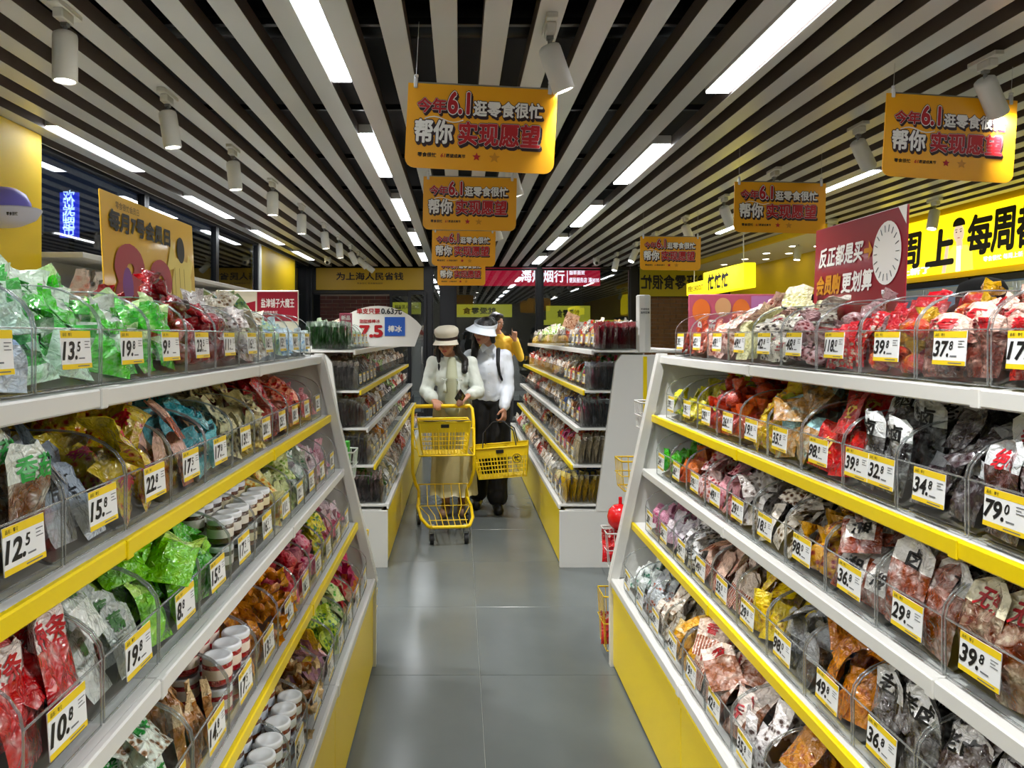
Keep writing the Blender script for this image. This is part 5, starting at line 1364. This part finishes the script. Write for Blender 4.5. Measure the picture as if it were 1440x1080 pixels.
def head(B, c, R, k=1.0):
    """face looks along local -y of R"""
    T = lambda x, y, z: c + (R @ Vector((x, y, z))) * k
    R4 = R.to_4x4()
    B.ball(T(0, .008, .02), (.073 * k, .090 * k, .090 * k), R4)
    B.ball(T(0, -.018, -.03), (.058 * k, .066 * k, .072 * k), R4)
    B.ball(T(0, -.045, -.083), (.026 * k, .024 * k, .02 * k), R4)
    B.limb(T(0, -.083, .004), .008 * k, T(0, -.098, -.026), .0115 * k, 8)
    for s in (-1, 1):
        B.ball(T(s * .074, .008, -.01), (.009 * k, .018 * k, .03 * k), R4)
        B.ball(T(s * .035, -.062, -.03), (.022 * k, .018 * k, .02 * k), R4)
        B.ball(T(s * .012, -.088, -.028), .008 * k)
    B.ball(T(0, -.079, -.055), (.021 * k, .010 * k, .0075 * k), R4)
    B.ball(T(0, -.071, .022), (.05 * k, .02 * k, .012 * k), R4)
def face(c, R, parent, k=1.0, lip='#9a3a3c'):
    T = lambda x, y, z: c + (R @ Vector((x, y, z))) * k
    R4 = R.to_4x4(); e = MB()
    for s in (-1, 1):
        M = Matrix.Translation(T(s * .031, -.076, .003)) @ R4
        e.lathe([(max(1e-4, math.sin(t)) * .0125 * k, -math.cos(t) * .0075 * k) for t in [PI * i / 6 for i in range(7)]], 10, 0, M)
        e.lathe([(.0001, -.0062 * k), (.006 * k, -.0058 * k), (.0062 * k, .003 * k)], 10, 1, M @ Matrix.Translation((0, -.0035 * k, 0)) @ Matrix.Rotation(PI / 2, 4, 'X') @ Matrix.Scale(-1, 4, (0, 0, 1)))
    e.build('eyes', [mat('eye white', '#e8e2da', .3), mat('dark iris', '#1a0f0a', .2)], parent)
    e = MB()
    for s in (-1, 1): e.tube([T(s * .014, -.088, .024), T(s * .033, -.086, .030), T(s * .05, -.073, .024)], [.0022 * k, .003 * k, .0015 * k], 6)
    e.build('eyebrows', [mat('black hair', '#0c0908', .35)], parent)
    e = MB().tube([T(-.021, -.082, -.055), T(-.01, -.0895, -.0525), T(0, -.0905, -.054), T(.01, -.0895, -.0525), T(.021, -.082, -.055)], [.002 * k, .0042 * k, .0045 * k, .0042 * k, .002 * k], 8)
    e.tube([T(-.017, -.084, -.059), T(0, -.0895, -.062), T(.017, -.084, -.059)], [.002 * k, .005 * k, .002 * k], 8)
    e.build('lips', [mat('lips' + lip, lip, .35)], parent)
def eul(x, y, z): return (Matrix.Rotation(z, 3, 'Z') @ Matrix.Rotation(x, 3, 'X') @ Matrix.Rotation(y, 3, 'Y'))
M_skin = mat('skin', '#b98468', .5, var=.04, vscale=20); M_hair = mat('black hair', '#0c0908', .35, bump=.4, bscale=120)
def body(parent, P, vox=.0065, skin=None):
    B = Blob()
    pel, che, nek, hd, R, k = P['pelvis'], P['chest'], P['neck'], P['head'], P['R'], P.get('k', 1.0)
    B.ball(pel, (.155 * k, .105 * k, .11 * k)); B.ball(che, (.145 * k, .10 * k, .16 * k)); B.limb(pel, .105 * k, che, .11 * k)
    for s in ('L', 'R'):
        sh, el, wr = P['sh' + s], P['el' + s], P['wr' + s]
        B.limb(che + V(0, 0, .06 * k), .075 * k, sh, .05 * k); B.chain([(sh, .05 * k), (el, .038 * k), (wr, .025 * k)])
        hp, kn, an = P['hip' + s], P['kn' + s], P['an' + s]
        B.chain([(hp, .085 * k), (kn, .055 * k), (kn + (an - kn) * .3, .052 * k), (an, .034 * k)])
        t = P['toe' + s]; B.limb(an + V(0, .02, -.035) , .03 * k, t, .026 * k)
        hand(B, wr, *P['hand' + s])
    B.limb(che + V(0, 0, .12 * k), .06 * k, nek, .048 * k); B.limb(nek, .048 * k, hd + R @ Vector((0, .02, -.05)), .047 * k)
    head(B, hd, R, k)
    return B.fuse('body', skin or M_skin, parent, vox, 2)
def torso_cloth(B, P, g=.012, sleeve=1.0, hem=0.0, wid=1.0):
    k = P.get('k', 1.0); pel, che = P['pelvis'], P['chest']
    B.ball(che, (.150 * k + g, .105 * k + g, .165 * k)); B.limb(pel + V(0, 0, .08), .115 * k * wid + g, che, .115 * k + g)
    for s in ('L', 'R'):
        sh, el, wr = P['sh' + s], P['el' + s], P['wr' + s]
        B.limb(che + V(0, 0, .06 * k), .075 * k + g, sh, .05 * k + g); e = el + (wr - el) * .82
        B.chain([(sh, .048 * k + g), (el, .040 * k + g * sleeve), (e, .034 * k + g * sleeve)])
    B.limb(che + V(0, 0, .10 * k), .065 * k + g, P['neck'] - V(0, 0, .02), .05 * k + g * .6)
def skirt(name, parent, m, c0, r0, c1, r1, z0, z1, waves=9, amp=.06, ny=14, sy=.78, seed=0):
    q = MB(); n = 72; vs = []; fs = []
    for j in range(ny + 1):
        t = j / ny; z = z0 + (z1 - z0) * t; r = r0 + (r1 - r0) * (t ** .55); cx = c0[0] + (c1[0] - c0[0]) * t; cy = c0[1] + (c1[1] - c0[1]) * t
        for i in range(n):
            a = 2 * PI * i / n; rr = r * (1 + amp * t * math.sin(waves * a + seed + 1.3 * math.sin(2 * a)) + .25 * amp * math.sin(17 * a + 6 * t))
            vs.append((cx + rr * math.cos(a), cy + rr * sy * math.sin(a), z + .008 * t * math.sin(waves * a)))
    vs2 = [(p[0] + (c1[0] - p[0]) * .03, p[1] + (c1[1] - p[1]) * .03, p[2]) for p in vs]
    N = len(vs)
    for j in range(ny):
        for i in range(n):
            a, b, c, d = j * n + i, j * n + (i + 1) % n, (j + 1) * n + (i + 1) % n, (j + 1) * n + i
            fs.append((d, c, b, a)); fs.append((a + N, b + N, c + N, d + N))
    for i in range(n): a, b = ny * n + i, ny * n + (i + 1) % n; fs.append((a, b, b + N, a + N))
    q.add(vs + vs2, fs, 0, True); return q.build(name, [m], parent)
def shoes(parent, P, m, r=.038):
    for s in ('L', 'R'):
        B = Blob(); an, t = P['an' + s], P['toe' + s]
        B.limb(V(an.x, an.y + .03, .042), r * 1.05, V(t.x, t.y - .004, .036), r * .95); B.ball(V(an.x, an.y, .07), (r * 1.05, r * 1.15, .045))
        o = B.fuse('shoe', m, parent, .007, 2)
        for v in o.data.vertices: v.co.z = max(v.co.z, .003)

# woman in the cap
W = empty('person', (-.07, 6.0, 0)); tag(W, 'woman in a cream cap, mint jacket and satin skirt pushing the trolley, head bowed', 'person')
o_ = V(-.07, 6.0, 0); L_ = lambda x, y, z: V(x, y, z) - o_
R1 = eul(.20, .0, -.25)
P1 = dict(k=.95, pelvis=L_(-.055, 6.06, .86), chest=L_(-.06, 6.02, 1.13), neck=L_(-.075, 5.99, 1.28), head=L_(-.10, 5.93, 1.395), R=R1,
          shR=L_(-.205, 6.02, 1.225), elR=L_(-.265, 5.99, 1.00), wrR=L_(-.20, 5.84, .945), shL=L_(.085, 6.02, 1.225), elL=L_(.155, 5.98, 1.00), wrL=L_(.075, 5.83, .985),
          hipR=L_(-.13, 6.05, .82), knR=L_(-.12, 6.02, .46), anR=L_(-.11, 6.06, .09), toeR=L_(-.13, 5.92, .03), hipL=L_(.02, 6.05, .82), knL=L_(.02, 6.03, .46), anL=L_(.02, 6.1, .09), toeL=L_(.02, 5.96, .03),
          handR=(V(.25, -.75, -.15), V(0, -.2, -1), V(1, .3, 0), .75, .92), handL=(V(-.55, -.55, -.30), V(.0, .2, -1), V(-.5, .6, .4), .45, .92))
body(W, P1)
face(P1['head'], R1, W, .95)
M_mint = mat('mint linen', '#cfd5cc', .75, bump=.15, bscale=70); M_cap = mat('cream cap cloth', '#d9d2bf', .8, bump=.15, bscale=60); M_satin = mat('olive satin', '#beb384', .28, sheen=.5, var=.18, vscale=5)
M_dress = mat('pale sage dress', '#b9bd9f', .6)
B = Blob(); torso_cloth(B, P1, .013, 1.25, wid=1.05)
B.ball(P1['pelvis'] + V(0, 0, .07), (.155, .12, .10)); B.fuse('jacket', M_mint, W, .008, 2, .010, 10)
# open front strip, collar, ties and tassels
ch = P1['chest']
B = Blob(); B.limb(ch + V(0, -.085, .12), .035, ch + V(.0, -.118, -.02), .05); B.limb(ch + V(0, -.118, -.02), .05, ch + V(.005, -.09, -.26), .062); B.fuse('dress_front', M_dress, W, .007, 2)
c = MB(); nk = P1['neck']
c.lathe([(.062, -.03), (.056, .0), (.05, .018), (.046, .018), (.05, -.0), (.056, -.03)], 24, M=Matrix.Translation(nk + V(0, .0, -.012)) @ Matrix.Rotation(.25, 4, 'X')); c.build('collar', [M_mint], W)
for s in (-1, 1):
    t = MB(); x = s * .055 + ch.x
    t.tube([(ch.x + s * .03, ch.y - .137, ch.z - .02), (ch.x + s * .05, ch.y - .150, ch.z - .025), (x, ch.y - .150, ch.z - .06)], .004, 6)
    for k in (-1, 1): t.tube([(x, ch.y - .148, ch.z - .03), (x + k * .022, ch.y - .150, ch.z - .018), (x + k * .026, ch.y - .150, ch.z - .034), (x, ch.y - .148, ch.z - .03)], .0035, 6)
    t.lathe([(.004, -.055), (.008, -.062), (.013, -.095), (.017, -.128), (.0, -.128)], 10, M=Matrix.Translation((x, ch.y - .150, ch.z)), wave=lambda i, a: .15 * math.sin(7 * a))
    t.build('tassel', [M_mint], W)
skirt('skirt', W, M_satin, L_(-.055, 6.06, 0)[:2] + (0,) if False else (L_(-.055, 6.06, 0).x, L_(-.055, 6.06, 0).y), .150, (L_(-.045, 6.05, 0).x, L_(-.045, 6.05, 0).y), .185, .93, .17, 7, .07, seed=2)
shoes(W, P1, mat('tan shoe', '#8a6a55', .5))
T1 = lambda x, y, z: P1['head'] + R1 @ Vector((x, y, z)) * .95
cap = MB(); CM = Matrix.Translation(P1['head']) @ R1.to_4x4() @ Matrix.Scale(.95, 4)
cap.lathe([(.089, .030), (.092, .055), (.104, .085), (.101, .112), (.075, .132), (.03, .141), (0, .142)], 28, M=CM @ Matrix.Translation((0, .006, .0)), sy=1.10, wave=lambda i, a: .02 * math.sin(6 * a + i) if i > 1 else 0)
cap.build('cap_crown', [M_cap], W)
cb = MB(); cb.lathe([(.0925, .028), (.0945, .034), (.0945, .050), (.0925, .056)], 28, M=CM @ Matrix.Translation((0, .006, .0)), sy=1.10); cb.build('cap_band', [mat('dark leather band', '#241612', .4)], W)
q = MB(); vs = []; fs = []
for t_ in (0, 1):
    for j in range(5):
        for i in range(17):
            a = PI + PI * (i / 16); rr = .088 + j * .0115 * math.sin(PI * (i / 16)) ** .5
            vs.append(CM @ Vector((rr * math.cos(a), .006 + rr * 1.12 * math.sin(a), 0.036 - j * .007 - (.003 if t_ else 0) + .012 * (math.cos(a) ** 2) * -j / 3)))
for t_ in (0, 1):
    for j in range(4):
        for i in range(16):
            a = t_ * 85 + j * 17 + i; f = (a, a + 1, a + 18, a + 17); fs.append(f if t_ else f[::-1])
for i in range(16): a = 4 * 17 + i; fs.append((a, a + 1, a + 86, a + 85))
q.add(vs, fs, 0, True); q.build('cap_brim', [M_cap], W)
B = Blob(); B.ball(T1(0, .035, .01), (.083, .078, .095), R1.to_4x4())
for s in (-1, 1):
    B.chain([(T1(s * .074, .02, .0), .022), (T1(s * .085, .02, -.08), .026), (L_(-.10 + s * .085 + (.06 if s > 0 else .02), 5.97, 1.25), .03 if s > 0 else .016), (L_(-.06 + s * .10, 5.93 if s > 0 else 5.95, 1.17), .026 if s > 0 else .008)])
B.chain([(T1(0, .10, -.02), .05), (L_(-.03, 6.08, 1.27), .06), (L_(-.02, 6.11, 1.12), .045)])
B.fuse('hair', M_hair, W, .007, 2, .004, 30)
MB().rbox(-.036, .036, -.0045, .0045, -.074, .074, .004).build('mobile_phone', [mat('dark phone', '#15161c', .15)], None)
ph = bpy.data.objects['mobile_phone']; ph.matrix_world = Matrix.Translation((.005, 5.765, .975)) @ Matrix.Rotation(.5, 4, 'Y') @ Matrix.Rotation(.9, 4, 'X') @ Matrix.Rotation(-.5, 4, 'Z')
tag(ph, 'dark mobile phone held by the woman in the cream cap', 'phone')
c = MB(); c.lathe([(.028, -.004), (.032, 0), (.028, .004)], 16, M=Matrix.Translation(P1['wrL'] + V(.008, .015, .01)) @ Matrix.Rotation(1.1, 4, 'X')); c.build('bracelet', [mat('dark beads', '#3a2018', .4)], W)

# woman in the visor
W2 = empty('person', (.25, 6.25, 0)); tag(W2, 'woman in a white shirt, sun visor and black trousers holding the yellow basket', 'person')
o2 = V(.25, 6.25, 0); L2 = lambda x, y, z: V(x, y, z) - o2
R2 = eul(.16, .26, -.55)
P2 = dict(k=1.0, pelvis=L2(.26, 6.27, .92), chest=L2(.245, 6.22, 1.19), neck=L2(.235, 6.18, 1.36), head=L2(.205, 6.10, 1.485), R=R2,
          shR=L2(.09, 6.22, 1.27), elR=L2(.04, 6.20, 1.02), wrR=L2(.06, 6.06, .88), shL=L2(.375, 6.21, 1.275), elL=L2(.405, 6.19, 1.02), wrL=L2(.365, 6.06, .86),
          hipR=L2(.18, 6.27, .86), knR=L2(.17, 6.28, .48), anR=L2(.16, 6.36, .09), toeR=L2(.14, 6.22, .03), hipL=L2(.33, 6.26, .86), knL=L2(.325, 6.2, .48), anL=L2(.315, 6.18, .09), toeL=L2(.32, 6.03, .034),
          handR=(V(-.2, -.5, -.7), V(1, -.3, 0), V(0, -1, .3), .6), handL=(V(-.05, -.35, -.9), V(-.8, .4, -.2), V(-.3, -.9, .2), 1.0))
body(W2, P2); face(P2['head'], R2, W2)
M_shirt = mat('white cotton shirt', '#dde3ec', .7, bump=.1, bscale=80); M_trou = mat('black trousers', '#08080a', .75)
B = Blob(); torso_cloth(B, P2, .016, 1.0, wid=1.05); B.ball(P2['pelvis'] + V(0, 0, .02), (.168, .12, .08))
for s in ('L', 'R'):
    e, wq = P2['el' + s], P2['wr' + s]; B.limb(e + (wq - e) * .8, .045, e + (wq - e) * .93, .038)
B.fuse('shirt', M_shirt, W2, .008, 2, .009, 9)
nk = P2['neck']
for s in (-1, 1):
    m = MB(); m.prism([(0, .0), (s * .055, -.06), (s * .075, -.015), (s * .05, .03)][::s], -.004, .004, 0, Matrix.Translation(nk + V(0, -.062, -.01)) @ Matrix.Rotation(-.5, 4, 'X') @ Matrix.Rotation(s * -.5, 4, 'Z')); m.build('collar', [M_shirt], W2)
m = MB()
for k in range(5): m.lathe([(0, -.001), (.005, -.0005), (.005, .001), (0, .0015)], 10, M=Matrix.Translation(P2['chest'] + V(-.005, -.132 + .006 * abs(k - 2), .10 - .075 * k)) @ Matrix.Rotation(PI / 2, 4, 'X'))
m.build('buttons', [M_lampw], W2)
B = Blob(); B.ball(P2['pelvis'], (.165, .115, .10))
for s in ('L', 'R'): B.chain([(P2['hip' + s], .098), (P2['kn' + s], .088), (P2['an' + s] + V(0, 0, .03), .086)])
B.limb(P2['hipL'] - V(.05, 0, .1), .07, P2['hipR'] + V(.05, 0, -.1), .07)
tz = B.fuse('trousers', M_trou, W2, .009, 2, .008, 8, cut=lambda p: p.z < .055)
shoes(W2, P2, mat('black shoe', '#0e0e10', .35), .042)
B = Blob()
for s, sg in (('L', 1),): B.chain([(P2['sh' + s] + V(-.045, .05, .06), .018), (P2['sh' + s] + V(-.055, -.045, .055), .02), (P2['sh' + s] + V(-.06, -.105, -.05), .017), (P2['sh' + s] + V(-.045, -.10, -.14), .012), (P2['sh' + s] + V(-.01, -.02, -.22), .012)])
B.ball(P2['chest'] + V(.02, .17, -.02), (.13, .07, .19)); B.fuse('backpack', mat('black backpack', '#0b0b0d', .7), W2, .009, 2)
T2 = lambda x, y, z: P2['head'] + R2 @ Vector((x, y, z)); CM = Matrix.Translation(P2['head']) @ R2.to_4x4()
B = Blob(); B.ball(T2(0, .018, .03), (.084, .095, .092), R2.to_4x4()); B.ball(T2(0, .07, .075), (.05, .045, .045), R2.to_4x4())
B.chain([(T2(.074, .01, .0), .022), (T2(.078, .03, -.07), .02)]); B.chain([(T2(-.076, .01, .0), .024), (T2(-.085, .02, -.08), .03), (L2(.13, 6.13, 1.34), .034), (L2(.11, 6.13, 1.22), .02)])
B.chain([(T2(0, .10, -.02), .05), (L2(.22, 6.3, 1.3), .045)]); B.fuse('hair', M_hair, W2, .007, 2, .004, 30)
M_vis = mat('white visor', '#d5dde6', .5)
v_ = MB(); v_.lathe([(.0905, .035), (.093, .038), (.095, .078), (.0925, .080)], 28, M=CM @ Matrix.Translation((0, .012, 0)) @ Matrix.Rotation(.12, 4, 'X'), sy=1.08); v_.build('visor_band', [M_vis], W2)
q = MB(); vs = []; fs = []
for t_ in (0, 1):
    for j in range(6):
        for i in range(17):
            a = PI * 1.02 + PI * .96 * (i / 16); rr = .093 + j * .0165 * math.sin(PI * (i / 16)) ** .45
            vs.append(CM @ Vector((rr * math.cos(a), .012 + rr * 1.1 * math.sin(a), .050 - j * .0065 - (.003 if t_ else 0) - .010 * (math.cos(a) ** 2) * j / 3)))
for t_ in (0, 1):
    for j in range(5):
        for i in range(16):
            a = t_ * 102 + j * 17 + i; f = (a, a + 1, a + 18, a + 17); fs.append(f if t_ else f[::-1])
for i in range(16): a = 5 * 17 + i; fs.append((a, a + 1, a + 103, a + 102))
q.add(vs, fs, 0, True); q.build('visor_brim', [M_vis], W2)
shopping_basket((.352, 5.96, .335), -.12, .44, .25, .24, 'yellow lattice basket with round black emblem carried by the woman in the visor', True, -.10)

# man in yellow further back
W3 = empty('person', (.52, 9.7, 0)); tag(W3, 'person in a yellow top behind the two women, one hand raised with a pointing finger', 'person')
o3 = V(.52, 9.7, 0); L3 = lambda x, y, z: V(x, y, z) - o3
R3 = eul(.25, 0, .9)
P3 = dict(k=1.06, pelvis=L3(.54, 9.72, .98), chest=L3(.54, 9.70, 1.27), neck=L3(.51, 9.68, 1.46), head=L3(.475, 9.64, 1.62), R=R3,
          shR=L3(.37, 9.70, 1.38), elR=L3(.33, 9.66, 1.1), wrR=L3(.38, 9.5, 1.0), shL=L3(.70, 9.68, 1.38), elL=L3(.78, 9.56, 1.17), wrL=L3(.70, 9.44, 1.40),
          hipR=L3(.45, 9.72, .92), knR=L3(.44, 9.72, .5), anR=L3(.44, 9.76, .09), toeR=L3(.43, 9.6, .03), hipL=L3(.62, 9.72, .92), knL=L3(.62, 9.7, .5), anL=L3(.62, 9.74, .09), toeL=L3(.64, 9.58, .03),
          handR=(V(.1, -.3, -.9), V(1, 0, 0), V(0, -1, 0), .4), handL=(V(-.05, -.05, 1), V(0, -1, 0), V(-1, 0, 0), 1.25, 1.0, True))
body(W3, P3, .009); face(P3['head'], R3, W3, 1.06)
M_ty = mat('yellow cotton', '#dcae22', .7); B = Blob(); torso_cloth(B, P3, .02, .5, wid=1.15); B.ball(P3['pelvis'], (.18, .13, .10)); B.fuse('yellow_top', M_ty, W3, .010, 2, .010, 8)
B = Blob()
for s in ('L', 'R'): B.chain([(P3['hip' + s], .10), (P3['kn' + s], .08), (P3['an' + s] + V(0, 0, .02), .068)])
B.fuse('trousers', mat('dark trousers', '#101218', .7), W3, .011, 2, .006, 8); shoes(W3, P3, mat('black shoe', '#0e0e10', .35))
B = Blob(); B.ball(P3['head'] + R3 @ Vector((0, .02, .04)), (.09, .098, .095), R3.to_4x4()); B.ball(P3['head'] + R3 @ Vector((0, -.03, .095)), (.07, .05, .035), R3.to_4x4()); B.fuse('hair', M_hair, W3, .009, 2, .004, 25)
# shopper in a black hat in the next aisle
W4 = empty('person', (2.42, 3.5, 0)); tag(W4, 'person in a black bucket hat and dark clothes beyond the top shelf, before the fridges', 'person')
o4 = V(2.42, 3.5, 0); L4 = lambda x, y, z: V(x, y, z) - o4
R4_ = eul(.3, 0, -.8)
P4 = dict(k=1.0, pelvis=L4(2.42, 3.5, .92), chest=L4(2.42, 3.48, 1.2), neck=L4(2.42, 3.46, 1.38), head=L4(2.40, 3.42, 1.545), R=R4_,
          shR=L4(2.26, 3.48, 1.30), elR=L4(2.2, 3.46, 1.04), wrR=L4(2.24, 3.3, .92), shL=L4(2.58, 3.48, 1.30), elL=L4(2.64, 3.46, 1.04), wrL=L4(2.6, 3.3, .92),
          hipR=L4(2.34, 3.5, .86), knR=L4(2.34, 3.49, .48), anR=L4(2.34, 3.53, .09), toeR=L4(2.33, 3.38, .03), hipL=L4(2.5, 3.5, .86), knL=L4(2.5, 3.49, .48), anL=L4(2.5, 3.53, .09), toeL=L4(2.51, 3.38, .03),
          handR=(V(.1, -.4, -.8), V(1, 0, 0), V(0, -1, 0), .5), handL=(V(-.1, -.4, -.8), V(-1, 0, 0), V(0, -1, 0), .5))
body(W4, P4, .010); face(P4['head'], R4_, W4)
B = Blob(); torso_cloth(B, P4, .02, 1, wid=1.1); B.ball(P4['pelvis'], (.18, .13, .10)); B.fuse('jacket', mat('dark jacket', '#15161a', .7), W4, .011, 2, .01, 8)
B = Blob()
for s in ('L', 'R'): B.chain([(P4['hip' + s], .098), (P4['kn' + s], .075), (P4['an' + s] + V(0, 0, .02), .06)])
B.fuse('trousers', mat('dark trousers', '#101218', .7), W4, .012, 2, .006, 8); shoes(W4, P4, mat('black shoe', '#0e0e10', .35))
h = MB().lathe([(.155, .015), (.158, .020), (.105, .055), (.098, .12), (.085, .150), (.05, .165), (0, .168)], 28, M=Matrix.Translation(P4['head']) @ R4_.to_4x4(), sy=1.08)
h.lathe([(.150, .012), (.10, .045), (.094, .05)], 28, M=Matrix.Translation(P4['head']) @ R4_.to_4x4(), sy=1.08); h.build('bucket_hat', [mat('black felt', '#060607', .85)], W4)
B = Blob(); B.ball(P4['head'] + R4_ @ Vector((0, .02, .01)), (.082, .09, .085), R4_.to_4x4()); B.fuse('hair', M_hair, W4, .011, 2)
